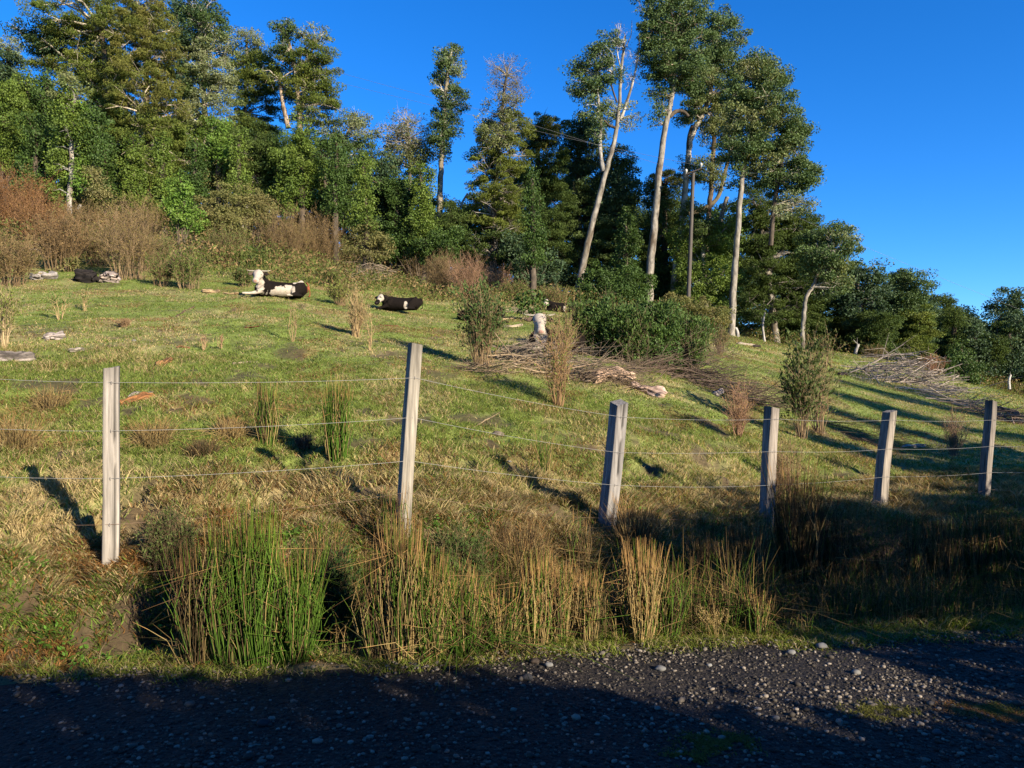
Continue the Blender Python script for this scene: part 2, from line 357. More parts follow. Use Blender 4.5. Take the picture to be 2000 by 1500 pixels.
stone(1290, 1308, 13, 'flat grey stone on the sunlit strip of road below the bright tan rush clump', (.30, .30, .29))
stone(1605, 1264, 14, 'oval pale stone at the shaded right end of the verge', (.30, .30, .30))
stone(1545, 1276, 11, 'whitish stone on the road beside the oval pale one', (.36, .36, .35))
stone(1672, 1315, 11, 'white flat stone alone on the shaded road to the right', (.4, .4, .38))
stone(1385, 1300, 7, 'small white stone standing on the sunlit road gravel', (.45, .45, .43))
stone(1030, 1326, 15, 'large dull grey stone sunk into the dark road', (.09, .09, .095))
stone(515, 1415, 17, 'broad dark cobble in the shaded road near the lower left', (.07, .07, .08))
stone(1830, 1432, 11, 'rounded bluish stone in the shaded lower right of the road', (.16, .17, .18))
stone(1515, 1404, 10, 'angular grey stone among the pebbles at the road middle', (.2, .2, .21))
stone(972, 852, 15, 'pale boulder showing through the turf behind the fence', (.36, .29, .22), road=False)
stone(995, 905, 5, 'small white stone on the turf near the long post shadow', (.5, .47, .42), road=False)
stone(668, 949, 7, 'small tan stone lying in the shadow of the tall leaning post', (.42, .33, .22), road=False)
stone(262, 669, 5, 'small white stone alone on the green slope', (.5, .48, .44), road=False)

# ------------------------------------------------------------------ grass (uncountable)
def sample_view(n, d0, d1, t0=-.95, t1=.95, p=1.6):
    u = RNG.random(n); d = (d0**(2-p)+u*(d1**(2-p)-d0**(2-p)))**(1/(2-p)); t = RNG.uniform(t0, t1, n); return t*d, d
def grass_field(name, n, d0, d1, hfun, w, seed_label, p=1.2):
    x, y = sample_view(n, d0, d1, p=p); yr = y_road(x); s = (y-yr)/np.clip(y_fence(x)-yr, .75, 4.6)
    tuft = fbm(x*6, y*6, 33, 2); k = (s > 1.0) & (tuft+.4*RNG.random(n) > .45); x, y, s = x[k], y[k], s[k]; n = len(x)
    dr = dryness(x, y); h, wd, lean = hfun(x, y, dr, n)
    pick = (RNG.random(n) < dr*.85+.06)[:, None]
    gcol = (GREEN*1.05)*(.6+.8*RNG.random(n))[:, None]; tcol = TAN*1.15*(.55+.8*RNG.random(n))[:, None]*np.array([1, 1, .95])
    ru = (RNG.random(n) < .35*sstep(.5, .7, fbm(x*1.1+9, y*1.1+3, 70)))[:, None]
    c = np.where(pick, tcol, gcol); c = np.where(ru, RUST*1.2*(.6+.7*RNG.random(n))[:, None], c)
    so = np.maximum(sstep(.64, .71, fbm(x*1.6-3, y*1.6+8, 77))*sstep(24, 9, y), sstep(.61, .68, fbm(x*1.9+5, y*1.9, 55, 3))*sstep(3.4, .5, y-y_fence(x))); kk = RNG.random(n) > np.maximum(so, mud(x, y))*.93
    b = np.stack([x, y, ground(x, y)-.005], 1)[kk]; mb = MB()
    blades(mb, b, h[kk], wd[kk], lean[kk], c[kk]); o = mb.build(name, M['grass']); tag(o, kind='stuff'); return o
def hnear(x, y, dr, n):
    cl = sstep(.45, .7, fbm(x*1.7, y*1.7, 12))
    return (.03+.05*RNG.random(n)+dr*(.05+.16*cl)*RNG.random(n)), .006+.003*RNG.random(n), .4+1.1*RNG.random(n)
grass_field('pasture_grass', 420000, 4.6, 12, hnear, 0, '', 1.0)
def hmid(x, y, dr, n): return (.022+.028*RNG.random(n)+dr*.04*RNG.random(n)), .010+.005*RNG.random(n), .5+1.0*RNG.random(n)
grass_field('pasture_grass', 300000, 12, 24, hmid, 0, '', 1.0)
def hfar(x, y, dr, n): return (.04+.06*RNG.random(n)), .018+.008*RNG.random(n), .4+.8*RNG.random(n)
grass_field('pasture_grass', 120000, 24, 42, hfar, 0, '', 1.0)
# bank and ditch grass, coarser and longer, left bank rusty
def bank():
    n = 330000; x = RNG.uniform(-5, 8.5, n); yr = y_road(x); gp = np.clip(y_fence(x)-yr, .75, 4.6); s = RNG.uniform(.0, 1.35, n); y = yr+s*gp
    cl = fbm(x*2.1, y*2.1, 18); cl2 = fbm(x*5, y*5, 19, 2)
    dens = sstep(.02, .12, s)*(1-.75*np.exp(-((s-.42)/.2)**2)*sstep(-2.0, -1.5, x))
    k = (RNG.random(n) < dens*sstep(.3, .55, cl2+.15)*(1-.85*mud(x, y))); x, y, s, cl, cl2 = x[k], y[k], s[k], cl[k], cl2[k]; n = len(x)
    left = sstep(-1.2, -2.0, x)
    tanp = np.clip(.25+.6*sstep(.6, 1.1, s)+(cl-.5)*1.5, .08, .92); rustp = .18+.62*left*sstep(.36, .56, fbm(x*1.5, y*1.5, 25))
    r = RNG.random(n); c = np.where((r < tanp)[:, None], TAN*(.5+.8*RNG.random(n))[:, None], np.array([.11, .17, .03])*(.5+.9*RNG.random(n))[:, None])
    c = np.where((RNG.random(n) < rustp)[:, None], np.array([.25, .13, .045])*(.5+.8*RNG.random(n))[:, None], c)
    h = .05+.09*RNG.random(n)+.16*sstep(.5, .75, cl)*RNG.random(n)*sstep(.1, .3, s); h = h*(1-.5*left*.6)
    h = np.where(s < .14, h*.6, h)
    mb = MB(); blades(mb, np.stack([x, y, ground(x, y)-.01], 1), h, .0055+.003*RNG.random(n), .5+1.1*RNG.random(n), c)
    tag(mb.build('bank_grass', M['grass']), kind='stuff')
bank()
def verge():
    n = 46000; x = RNG.uniform(-5.5, 7, n); s = RNG.normal(0, .11, n); y = y_road(x)+.05+s
    k = (fbm(x*4, y*4, 29, 2) > .38); x, y, s = x[k], y[k], s[k]; n = len(x)
    z = np.where(y < y_road(x), roadz(x, y)-.02, ground(x, y)-.01)
    c = np.where((RNG.random(n) < .3)[:, None], TAN*(.5+.6*RNG.random(n))[:, None], np.array([.15, .19, .03])*(.5+.8*RNG.random(n))[:, None])
    mb = MB(); blades(mb, np.stack([x, y, z], 1), (.02+.05*RNG.random(n))*(1+(s > .05)), .005, .5+RNG.random(n), c)
    # mossy patches in the road
    for px, py, w, m in ((1400, 1450, 70, 2600), (1720, 1390, 60, 1800), (1930, 1385, 50, 1800), (1340, 1480, 40, 900)):
        d = FPX*CZ/(py-750); cx = (px-1000)/FPX*d; r = w/FPX*d
        xx = cx+RNG.normal(0, r*.55, m); yy = d+RNG.normal(0, r*.32, m); kk = (fbm(xx*14, yy*14, 3, 2) > .45); xx, yy = xx[kk], yy[kk]; m2 = len(xx)
        blades(mb, np.stack([xx, yy, roadz(xx, yy)-.002], 1), .008+.015*RNG.random(m2), .005, .9+RNG.random(m2), np.array([.13, .13, .03])*(.5+.7*RNG.random(m2))[:, None])
    for px, py, w, m in ((1900, 1385, 55, 2200), (1975, 1400, 34, 1200)):
        d = FPX*CZ/(py-750); cx = (px-1000)/FPX*d; r = w/FPX*d; xx = cx+RNG.normal(0, r*.55, m); yy = d+RNG.normal(0, r*.3, m); m2 = m
        blades(mb, np.stack([xx, yy, roadz(xx, yy)-.002], 1), .006+.012*RNG.random(m2), .005, .9+RNG.random(m2), np.array([.22, .12, .05])*(.5+.7*RNG.random(m2))[:, None])
    tag(mb.build('verge_grass', M['grass']), kind='stuff')
verge()
# broad-leaved weeds through the bank
def weeds():
    n = 7000; x = RNG.uniform(-5, 8, n); yr = y_road(x); gp = np.clip(y_fence(x)-yr, .75, 4.6); s = RNG.uniform(.08, 1.1, n); y = yr+s*gp
    k = fbm(x*3, y*3, 99, 2)+.15*sstep(-1, -2, x) > .55; x, y = x[k], y[k]; n = len(x); m = 7
    c = np.repeat(np.stack([x, y, ground(x, y)+.03], 1), m, 0); c += RNG.normal(0, .03, c.shape)*np.array([1, 1, .6])
    ax = unit(RNG.normal(size=c.shape)*np.array([1, 1, .5])+np.array([0, 0, .3]))
    mb = MB(); leafquads(mb, c, ax, .02+.03*RNG.random(len(c)), .5, np.array([.075, .16, .022])*(.5+.9*RNG.random(len(c)))[:, None])
    tag(mb.build('weeds', M['leaf']), kind='stuff')
weeds()

# ------------------------------------------------------------------ rushes
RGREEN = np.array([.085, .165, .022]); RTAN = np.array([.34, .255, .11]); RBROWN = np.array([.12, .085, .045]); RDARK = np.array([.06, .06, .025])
def rush(px, py, top, w, mix, label, n=260, splay=.16, d=None, fallen=0, name='rush_clump', thick=.0035, group='rush clumps along the ditch'):
    b, d = foot(px, py, d); h = (py-top)/FPX*d; r = w/FPX*d; n = int(n*1.7); thick *= .72; splay *= .75
    a = RNG.random(n)*6.28; q = np.sqrt(RNG.random(n)); p0 = np.stack([b[0]+np.cos(a)*q*r*.75, b[1]+np.sin(a)*q*r*.6, 0*a], 1); p0[:, 2] = ground(p0[:, 0], p0[:, 1])-.02
    hh = h*(.35+.65*RNG.random(n)**1.1); dr = np.stack([np.cos(a), np.sin(a), 0*a], 1)*q[:, None]+RNG.normal(0, .35, (n, 3))*np.array([1, 1, 0])
    sp = splay*(.5+RNG.random(n))[:, None]
    if fallen:
        kk = RNG.random(n) < fallen*.7; sp = np.where(kk[:, None], sp*5.5, sp)
        hh = np.where(kk, hh*.75, hh)
    up = np.stack([0*a, 0*a, hh], 1); p1 = p0+up*.5+dr*sp*hh[:, None]*.4; lift = np.clip(1-sp*.45, .3, 1)
    p2 = p0+up*lift+dr*sp*hh[:, None]*1.1
    bend = RNG.normal(0, .05, (n, 3))*[1, 1, 0]*hh[:, None]; p1 = p1+bend; q1 = p1*.45+p2*.55-bend*.4; kink = RNG.random(n) < .09
    kd = unit(RNG.normal(size=(n, 3))*[1, 1, .3]-[0, 0, .25]); p2 = np.where(kink[:, None], q1+kd*(hh*.4)[:, None], p2)
    cols = np.array([RGREEN, RTAN, RBROWN, RDARK]); pr = np.array(mix, float); pr /= pr.sum()
    ci = RNG.choice(4, n, p=pr); c = cols[ci]*(.6+.7*RNG.random(n))[:, None]
    th = thick*(.7+.6*RNG.random(n)); mb = MB()
    segs(mb, p0, p1, th, th*.9, c); segs(mb, p1, q1, th*.9, th*.65, c); segs(mb, q1, p2, th*.65, th*.25, c*np.array([1.15, .95, .88]))
    o = mb.build(name, M['grass']); tag(o, label, 'rushes', group)
    return o
RU = [ # px, base, top, w, (green, tan, brown, dark), label, n, splay, fallen
 (385, 1288, 1010, 38, (1, 1, 5, 3), 'dark brown rush clump at the left end of the ditch', 300, .14, .1),
 (445, 1290, 960, 34, (4, 1, 2, 1), 'tall rush clump mixing brown and green, left of the bright green one', 300, .10, .02),
 (500, 1290, 935, 40, (9, 1, .5, .5), 'brightest green upright rush clump at the ditch', 520, .09, .03),
 (575, 1284, 1010, 42, (8, 1, 1, .5), 'green rush clump with bent stems at its foot, left of the black gap', 300, .16, .15),
 (735, 1285, 1040, 30, (3, 3, 3, 1), 'brown and green rush clump just right of the black gap in the ditch', 260, .12, .05),
 (785, 1288, 975, 42, (4, 5, 2, .5), 'tallest tan and green rush clump below the leaning post', 480, .09, .04),
 (840, 1285, 1030, 36, (5, 4, 1, .5), 'mixed rush clump leaning right beside the tallest tan one', 320, .16, .15),
 (900, 1272, 1060, 40, (5, 3, 1, 1), 'tangled rush clump with fallen green stems', 330, .25, .4),
 (975, 1262, 1085, 44, (4, 4, 1, 1), 'low messy rush clump of crossed yellow stems', 360, .3, .45),
 (1050, 1255, 1045, 30, (2, 7, 1, .3), 'straight pale tan rush clump with dark gaps', 330, .09, .03),
 (1090, 1252, 1065, 26, (3, 5, 1, .3), 'narrow tan rush clump touching the straight pale one', 220, .12, .05),
 (1148, 1250, 1085, 22, (2, 6, 2, .5), 'small stiff tan rush clump standing alone', 190, .13, .04),
 (1250, 1246, 1025, 32, (2, 8, 1, .3), 'bright straw coloured rush clump on the edge of the shade', 380, .12, .04),
 (1300, 1238, 1060, 30, (5, 2, 2, 2), 'thin green rush clump right of the straw coloured one', 170, .2, .08),
 (1480, 1236, 1125, 20, (3, 3, 2, 1), 'short green rush clump at the lit end of the verge', 120, .2, .03),
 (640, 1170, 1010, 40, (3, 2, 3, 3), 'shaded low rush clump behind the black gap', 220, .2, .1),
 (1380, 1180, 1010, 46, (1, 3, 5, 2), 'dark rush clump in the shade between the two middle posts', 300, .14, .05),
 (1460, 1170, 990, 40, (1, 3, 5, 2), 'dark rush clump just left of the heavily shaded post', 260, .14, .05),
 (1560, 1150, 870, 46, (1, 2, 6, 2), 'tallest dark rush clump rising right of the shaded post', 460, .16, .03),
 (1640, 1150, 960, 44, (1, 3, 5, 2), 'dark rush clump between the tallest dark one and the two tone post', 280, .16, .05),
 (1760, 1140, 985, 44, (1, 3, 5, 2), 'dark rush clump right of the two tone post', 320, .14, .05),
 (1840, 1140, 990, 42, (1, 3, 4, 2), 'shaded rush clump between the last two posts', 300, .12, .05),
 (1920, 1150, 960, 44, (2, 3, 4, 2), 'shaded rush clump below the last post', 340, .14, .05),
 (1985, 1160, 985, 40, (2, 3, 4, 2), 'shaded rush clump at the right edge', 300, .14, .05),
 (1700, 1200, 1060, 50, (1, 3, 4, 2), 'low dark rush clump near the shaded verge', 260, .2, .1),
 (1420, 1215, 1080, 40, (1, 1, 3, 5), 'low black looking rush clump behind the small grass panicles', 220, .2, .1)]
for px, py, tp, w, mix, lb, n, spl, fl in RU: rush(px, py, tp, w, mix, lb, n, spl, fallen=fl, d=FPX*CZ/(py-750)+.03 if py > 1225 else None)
G2 = 'rush clumps on the pasture'
rush(523, 868, 735, 22, (5, 3, 1, 1), 'slim upright rush clump on the pasture, left one of a pair', 210, .06, group=G2, thick=.0045)
rush(658, 890, 722, 28, (7, 3, 1, .5), 'wider green rush clump on the pasture with brown tips', 260, .08, group=G2, thick=.0045)
rush(1063, 925, 825, 14, (5, 4, 0, 0), 'thin sparse rush tuft on the slope left of the grey post', 34, .22, group=G2, thick=.004)
rush(398, 890, 838, 32, (0, 1, 8, 2), 'low dead brown rush tussock on the dry grass', 200, .55, group=G2)
rush(1240, 1090, 960, 40, (0, 5, 4, 1), 'pinkish dry grass tussock right of the grey post', 420, .35, group=G2, thick=.0028, fallen=.2)
rush(1020, 1110, 1010, 60, (0, 3, 5, 0), 'rusty dry grass tussock above the messy rushes', 520, .45, group=G2, thick=.0025, fallen=.3)
rush(100, 800, 745, 40, (0, 4, 3, 0), 'pale dry grass tussock at the left above the long shadow', 220, .5, group=G2, thick=.003, fallen=.3)
rush(30, 880, 790, 46, (0, 6, 2, 0), 'long straw grass tussock at the left edge', 300, .4, group=G2, thick=.003, fallen=.3)
rush(300, 870, 800, 40, (0, 7, 2, 0), 'straw tussock right of the nearest post', 300, .5, group=G2, thick=.0028, fallen=.3)
rush(450, 850, 800, 34, (0, 7, 2, 0), 'straw tussock between the nearest post and the slim rushes', 240, .5, group=G2, thick=.0028, fallen=.3)
rush(450, 1289, 890, 40, (1, 1, 6, 2), 'tallest thin brown stalks rising behind the dark brown rush clump', 60, .08, d=4.6, thick=.0028)
rush(520, 1289, 905, 34, (2, 1, 6, 1), 'thin brown topped stalks rising out of the brightest green clump', 46, .08, d=4.55, thick=.0028)
rush(770, 1100, 935, 26, (2, 2, 4, 1), 'brown stalks standing right at the foot of the leaning post', 90, .1)
rush(1130, 1120, 985, 22, (1, 2, 5, 1), 'thin brown stalks above the small stiff tan clump', 60, .15)
def tangle():
    n = 78000; x = RNG.uniform(-2.2, 8.5, n); yr = y_road(x); gp = np.clip(y_fence(x)-yr, .75, 4.6); s = RNG.uniform(.06, .80, n); y = yr+s*gp
    cl = fbm(x*2.4, y*2.4, 38); k = (cl+.3*RNG.random(n) > .70-.16*sstep(.8, 1.6, x)) & (x > -1.95+.5*(cl-.5)); x, y, s, cl = x[k], y[k], s[k], cl[k]; n = len(x)
    h = (.14+.42*RNG.random(n)**1.3)*(.6+.8*sstep(.4, .7, cl))*(1-.55*sstep(.4, .8, s)); dk = sstep(.6, 1.4, x)
    r = RNG.random(n)[:, None]; c = np.where(r < .34, RTAN*.9, np.where(r < .68, RBROWN, RGREEN*.85))*(.45+.75*RNG.random(n))[:, None]
    b = np.stack([x, y, ground(x, y)-.02], 1); a = RNG.random(n)*6.28; l = np.abs(RNG.normal(0, .45, n)); dr = np.stack([np.cos(a), np.sin(a), 0*a], 1)*(l*h)[:, None]
    m = b+dr*.35+np.stack([0*h, 0*h, h*.6*np.clip(1-l*.4, .2, 1)], 1); t = b+dr*1.2+np.stack([0*h, 0*h, h*np.clip(1-l*.75, .1, 1)], 1)
    mb = MB(); segs(mb, b, m, .0020, .0016, c); segs(mb, m, t, .0016, .0006, c*np.array([1.1, 1, .9])); tag(mb.build('sedge', M['grass']), kind='stuff')
tangle()
def stalks(px, py, top, n, label):
    b, d = foot(px, py); h = (py-top)/FPX*d; mb = MB()
    for i in range(n):
        a = random.uniform(-1, .5); p = [b+np.array([random.gauss(0, .03), random.gauss(0, .03), 0])]
        q = h*random.uniform(.6, 1); pts = smoothline([p[0], p[0]+[a*q*.2, 0, q*.5], p[0]+[a*q*.6, random.gauss(0, .05), q*.95]], 5)
        tube(mb, pts, np.linspace(.0018, .0008, len(pts)), RTAN, 4, cap=False)
        m = 40; tt = RNG.random(m)*.3+.7; c = pts[0]+(pts[-1]-pts[0])*tt[:, None]+RNG.normal(0, .008, (m, 3)); c[:, 0] = np.interp(tt, np.linspace(0, 1, len(pts)), pts[:, 0])+RNG.normal(0, .008, m)
        leafquads(mb, c, unit(RNG.normal(size=(m, 3))+[0, 0, 1]), .012, .4, RTAN*1.1)
    tag(mb.build('grass_tuft', M['grass']), label, 'grass tuft')
stalks(1395, 1252, 1180, 12, 'tuft of pale seeding grass heads on the sunlit verge')

# ------------------------------------------------------------------ fence
FA = math.atan(.52)
GREY = np.array([.42, .38, .33])
POSTS = [ # base px, base py, depth, top px, top py, width m, depth m, colour, label
 (215, 1082, 5.0, 220, 718, .100, .09, (.235, .215, .19), 'palest flat faced post, nearest and leftmost'),
 (790, 985, 5.8, 811, 672, .095, .10, (.22, .20, .165), 'tallest pale post leaning right with a split face'),
 (1183, 1050, 6.8, 1209, 786, .125, .125, (.19, .18, .17), 'thick grey post with deep cracks and slanted top'),
 (1495, 1030, 7.8, 1508, 796, .13, .10, (.21, .185, .16), 'post whose foot stands in dark rushes'),
 (1716, 1003, 8.9, 1736, 803, .125, .12, (.22, .195, .165), 'leaning two tone post with a bright right face'),
 (1922, 978, 9.6, 1935, 783, .11, .10, (.17, .15, .13), 'dark weathered post, rightmost')]
fence = thing('wire_fence', 'wire fence of six rough split wood posts along the roadside bank', 'fence', (POSTS[0][0]/1e3, 5.0, .4))
tops = []
for i, (bx, by, d, tx, ty, w, dp, c, lb) in enumerate(POSTS):
    b = PX(bx, by, d); t = PX(tx, ty, d+.03); g_ = gz(b[0], b[1]); b[2] = min(b[2], g_)-.12
    b0 = PX(bx, by, d); ax = unit(t-b0); b = b0-ax*(.25+max(0, b0[2]-g_))
    n = 28; mb = MB(); rows = []
    e1 = np.array([math.cos(FA), math.sin(FA), 0]); e2 = np.array([-math.sin(FA), math.cos(FA), 0])
    # a split-wood outline: chamfered rectangle with a few shallow grooves
    prof = []
    for (u0, v0), (u1, v1) in (((-1, -1), (1, -1)), ((1, -1), (1, 1)), ((1, 1), (-1, 1)), ((-1, 1), (-1, -1))):
        for k in np.linspace(.05, .95, 9): prof.append((u0+(u1-u0)*k, v0+(v1-v0)*k))
    prof = np.array(prof); K = len(prof); gr = RNG.normal(0, .025, K); gr[RNG.integers(0, K, 3)] -= .10
    V_ = []
    for j in range(n+1):
        s = j/n; cen = b+(t-b)*s+e1*.006*math.sin(s*5+i*2)+e2*.005*math.sin(s*7+i)
        wob = 1+gr*(.6+.6*vnoise(np.arange(K)*.7, np.full(K, s*7+i*9), 3))+.11*(vnoise(np.arange(K)*.2, np.full(K, s*3+i*5), 8)-.5)
        wd = w*.5*(1.04-.08*s); V_.append(cen+e1*(prof[:, 0]*wob*wd)[:, None]+e2*(prof[:, 1]*wob*dp*.5)[:, None])
        if j == n: V_[-1] = V_[-1]+np.array([0, 0, 1])*(prof[:, 0]*.10*w*(-1)**i+prof[:, 1]*.05*w*(i == 2)*3+RNG.normal(0, .002, K))[:, None]
    Vv = np.array(V_).reshape(-1, 3)
    Fq = [[a*K+k, a*K+(k+1) % K, (a+1)*K+(k+1) % K, (a+1)*K+k] for a in range(n) for k in range(K)]
    ck = np.where(gr < -.07, .3, 1.)[None]*np.ones((n+1, 1)); ck = np.where(vnoise(np.arange(n+1)[:, None]*.22+i*7, np.arange(K)[None]*.01, 5) > .42, ck, 1.)
    st = .72+.5*vnoise(np.arange(n+1)[:, None]*.10+i, np.arange(K)[None]*.9, 15); st = st*(1-.35*sstep(.9, 1., np.arange(n+1)/n))[:, None]*(1-.3*sstep(.3, .12, np.arange(n+1)/n))[:, None]
    mb.add(Vv, Fq, (np.array(c)[None, None]*(ck*st)[..., None]).reshape(-1, 3)); top = Vv[-K:]; mb.add(np.concatenate([top, top.mean(0)[None]]), [[k, (k+1) % K, K] for k in range(K)], np.array(c)*.8)
    o = mb.build('post', M['wood']); tag(o, lb); under(fence, o); tops.append((b, t, ax, d, w))
WY = [ # wire heights in pixels: left edge, six posts, right edge
 (731, 747, 738, 814, 818, 820, 820, 822), (831, 841, 815, 883, 881, 876, 871, 868), (926, 933, 899, 946, 946, 930, 922, 918), (1016, 1022, 960, 1010, 1003, 975, 955, 950)]
for wi, ys_ in enumerate(WY):
    pts = []
    L0 = PX(-250, 750, 4.75); L0[2] = CZ+(750-(ys_[0]-12))/FPX*4.75
    pts.append(L0)
    for i, (b, t, ax, d, w) in enumerate(tops):
        y = ys_[i+1]; zz = CZ+(750-y)/FPX*d; s = (zz-b[2])/(t[2]-b[2]); p = b+(t-b)*s
        pts.append(p+np.array([.46, -.89, 0])*(w*.5+.004))
    pts.append(PX(2250, 750, 11.0)*np.array([1, 1, 0])+[0, 0, CZ+(750-ys_[7])/FPX*11.0])
    full = []
    for a, b_ in zip(pts[:-1], pts[1:]):
        k = np.linspace(0, 1, 14)[:-1][:, None]; seg = np.array(a)+(np.array(b_)-np.array(a))*k
        sag = (.012+.012*random.random())*(2.2 if wi == 3 else 1); seg[:, 2] -= (4*k*(1-k))[:, 0]*sag; full.append(seg)
    full.append(np.array(pts[-1])[None]); full = np.concatenate(full)
    mb = MB(); rr = .0014 if wi < 3 else .0011; tube(mb, full, rr, (.2, .2, .19) if wi < 3 else (.16, .10, .06), 5)
    if wi < 3:
        tw = full[::1]; kk = np.arange(len(full)); 
    for p in pts[1:-1]:       # staples
        tube(mb, [p+[0, -.004, .012], p+[0, -.008, 0], p+[0, -.004, -.012]], .002, (.2, .18, .16), 4)
    o = mb.build('wire', M['metal']); tag(o, ['top wire strand', 'second wire strand', 'third wire strand', 'thin rusty lowest wire'][wi]); under(fence, o)

# ------------------------------------------------------------------ trees
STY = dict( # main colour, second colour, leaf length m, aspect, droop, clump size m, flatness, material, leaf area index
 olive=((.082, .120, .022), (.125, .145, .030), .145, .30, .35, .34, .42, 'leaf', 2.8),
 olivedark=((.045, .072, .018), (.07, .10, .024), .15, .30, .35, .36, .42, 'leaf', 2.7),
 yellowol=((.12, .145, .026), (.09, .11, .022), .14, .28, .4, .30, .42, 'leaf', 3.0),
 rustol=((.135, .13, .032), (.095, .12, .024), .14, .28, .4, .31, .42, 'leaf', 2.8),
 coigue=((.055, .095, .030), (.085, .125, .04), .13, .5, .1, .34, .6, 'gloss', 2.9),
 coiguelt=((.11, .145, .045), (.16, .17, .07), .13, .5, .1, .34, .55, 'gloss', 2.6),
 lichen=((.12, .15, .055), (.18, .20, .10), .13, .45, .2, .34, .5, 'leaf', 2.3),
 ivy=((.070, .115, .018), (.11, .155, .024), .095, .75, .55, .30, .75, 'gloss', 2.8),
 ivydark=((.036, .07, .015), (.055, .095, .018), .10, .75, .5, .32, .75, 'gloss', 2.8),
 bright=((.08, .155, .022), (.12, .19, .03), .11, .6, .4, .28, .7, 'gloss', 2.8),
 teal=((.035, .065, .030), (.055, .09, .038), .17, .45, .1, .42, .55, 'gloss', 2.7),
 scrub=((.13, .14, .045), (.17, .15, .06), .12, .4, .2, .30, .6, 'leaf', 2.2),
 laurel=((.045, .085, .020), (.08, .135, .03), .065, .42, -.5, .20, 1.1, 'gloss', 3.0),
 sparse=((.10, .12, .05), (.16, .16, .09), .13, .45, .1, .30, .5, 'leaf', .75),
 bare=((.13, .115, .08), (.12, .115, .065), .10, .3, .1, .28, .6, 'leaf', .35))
PALE = (.20, .18, .15); BROWNB = (.13, .10, .07); DARKB = (.07, .055, .04); WHITEB = (.30, .28, .25)
def crown_blobs(mbl, mbt, blobs, d, st, twigs=10, twc=(.2, .17, .13), dens=1., depthk=.85, yoff=0., anchor=None, rootr=.035, clumpsc=1.):
    c1, c2, ll, asp, droop, cs, flat, mat, lai = STY[st]; c1 = np.array(c1); c2 = np.array(c2); cs = cs*clumpsc; ll = ll*(.82 if d > 25 and clumpsc <= 1 else 1.)
    for bl in blobs:
        px, py, rx, ry = bl[:4]; k = bl[4] if len(bl) > 4 else 1.
        dd = d+yoff+random.uniform(-.4, .4)*rx/FPX*d; c = PX(px, py, dd); a = rx/FPX*dd*1.06; h = ry/FPX*dd*1.08; b = a*depthk
        ncl = max(5, int(5.5*(a*h/(cs*cs))**.85*dens))
        u = unit(RNG.normal(size=(ncl, 3))); rr = (.30+.74*RNG.random(ncl)**.55)*(.82+.5*vnoise(u[:, 0]*2.3+px, u[:, 2]*2.3+u[:, 1]*1.7+py, 4))
        p = c+u*rr[:, None]*np.array([a, b, h])
        if mbt is not None and twigs:
            kk = RNG.choice(ncl, min(ncl, twigs), replace=False)
            q0 = c-np.array([0, 0, h*.45]); 
            if anchor is not None: q0 = anchor(c)
            m = (q0+p[kk])/2+RNG.normal(0, .12, (len(kk), 3))*a; m[:, 2] += .08*h; m2 = m+(p[kk]-m)*.55+RNG.normal(0, .07, (len(kk), 3))*a
            r_ = rootr*min(1.5, max(.5, a/1.5)); segs(mbt, np.repeat(q0[None], len(kk), 0), m, r_, r_*.55, twc, 5); segs(mbt, m, m2, r_*.55, r_*.35, twc, 4); segs(mbt, m2, p[kk], r_*.35, r_*.15, twc, 4)
            # fine twigs
            nt_ = len(kk)*5; s0 = m2[RNG.integers(0, len(kk), nt_)]; s1 = s0+unit(RNG.normal(size=(nt_, 3))+(s0-c)/max(a, .1)*.8+[0, 0, .35])*RNG.uniform(.2, .6, (nt_, 1))*min(a, 1.4)
            segs(mbt, s0, s1, r_*.22, r_*.08, twc, 3)
        nl = int(math.pi*a*h*lai*k*dens*(1.9)/(ll*ll*asp*.55)); nl = min(nl, 15000)
        ci = RNG.integers(0, ncl, nl); csz = cs*(.6+.8*RNG.random(ncl))
        off = RNG.normal(size=(nl, 3)); off = off/np.maximum(1, np.linalg.norm(off, axis=1, keepdims=True)*.55)*.62
        q = p[ci]+off*csz[ci][:, None]*np.array([1, 1, flat])
        outw = unit(p[ci]-c)
        ax = unit(outw*.55+RNG.normal(size=(nl, 3))*.6-np.array([0, 0, droop]))
        tc = RNG.random(ncl)[ci]; cc = c1*(1-tc[:, None])+c2*tc[:, None]; cc = cc*(.7+.6*RNG.random(nl))[:, None]
        leafquads(mbl, q, ax, ll*(.6+.8*RNG.random(nl)), asp, cc)
def barkcol(line, k, col):
    """pale lichen bark with ragged brown patches"""
    n = len(line); zz = np.repeat(line[:, 2], k); aa = np.tile(np.arange(k), n)
    f = sstep(.50, .64, fbm(zz*1.1+line[0, 0]*3, aa*.45, 12, 3))[:, None]; g = sstep(.55, .7, fbm(zz*3+line[0, 0], aa*.9, 14, 2))[:, None]*.5
    c = np.array(col); return (c*(1-f)+c*np.array([.42, .36, .30])*f)*(1-g)+c*np.array([.6, .62, .5])*g
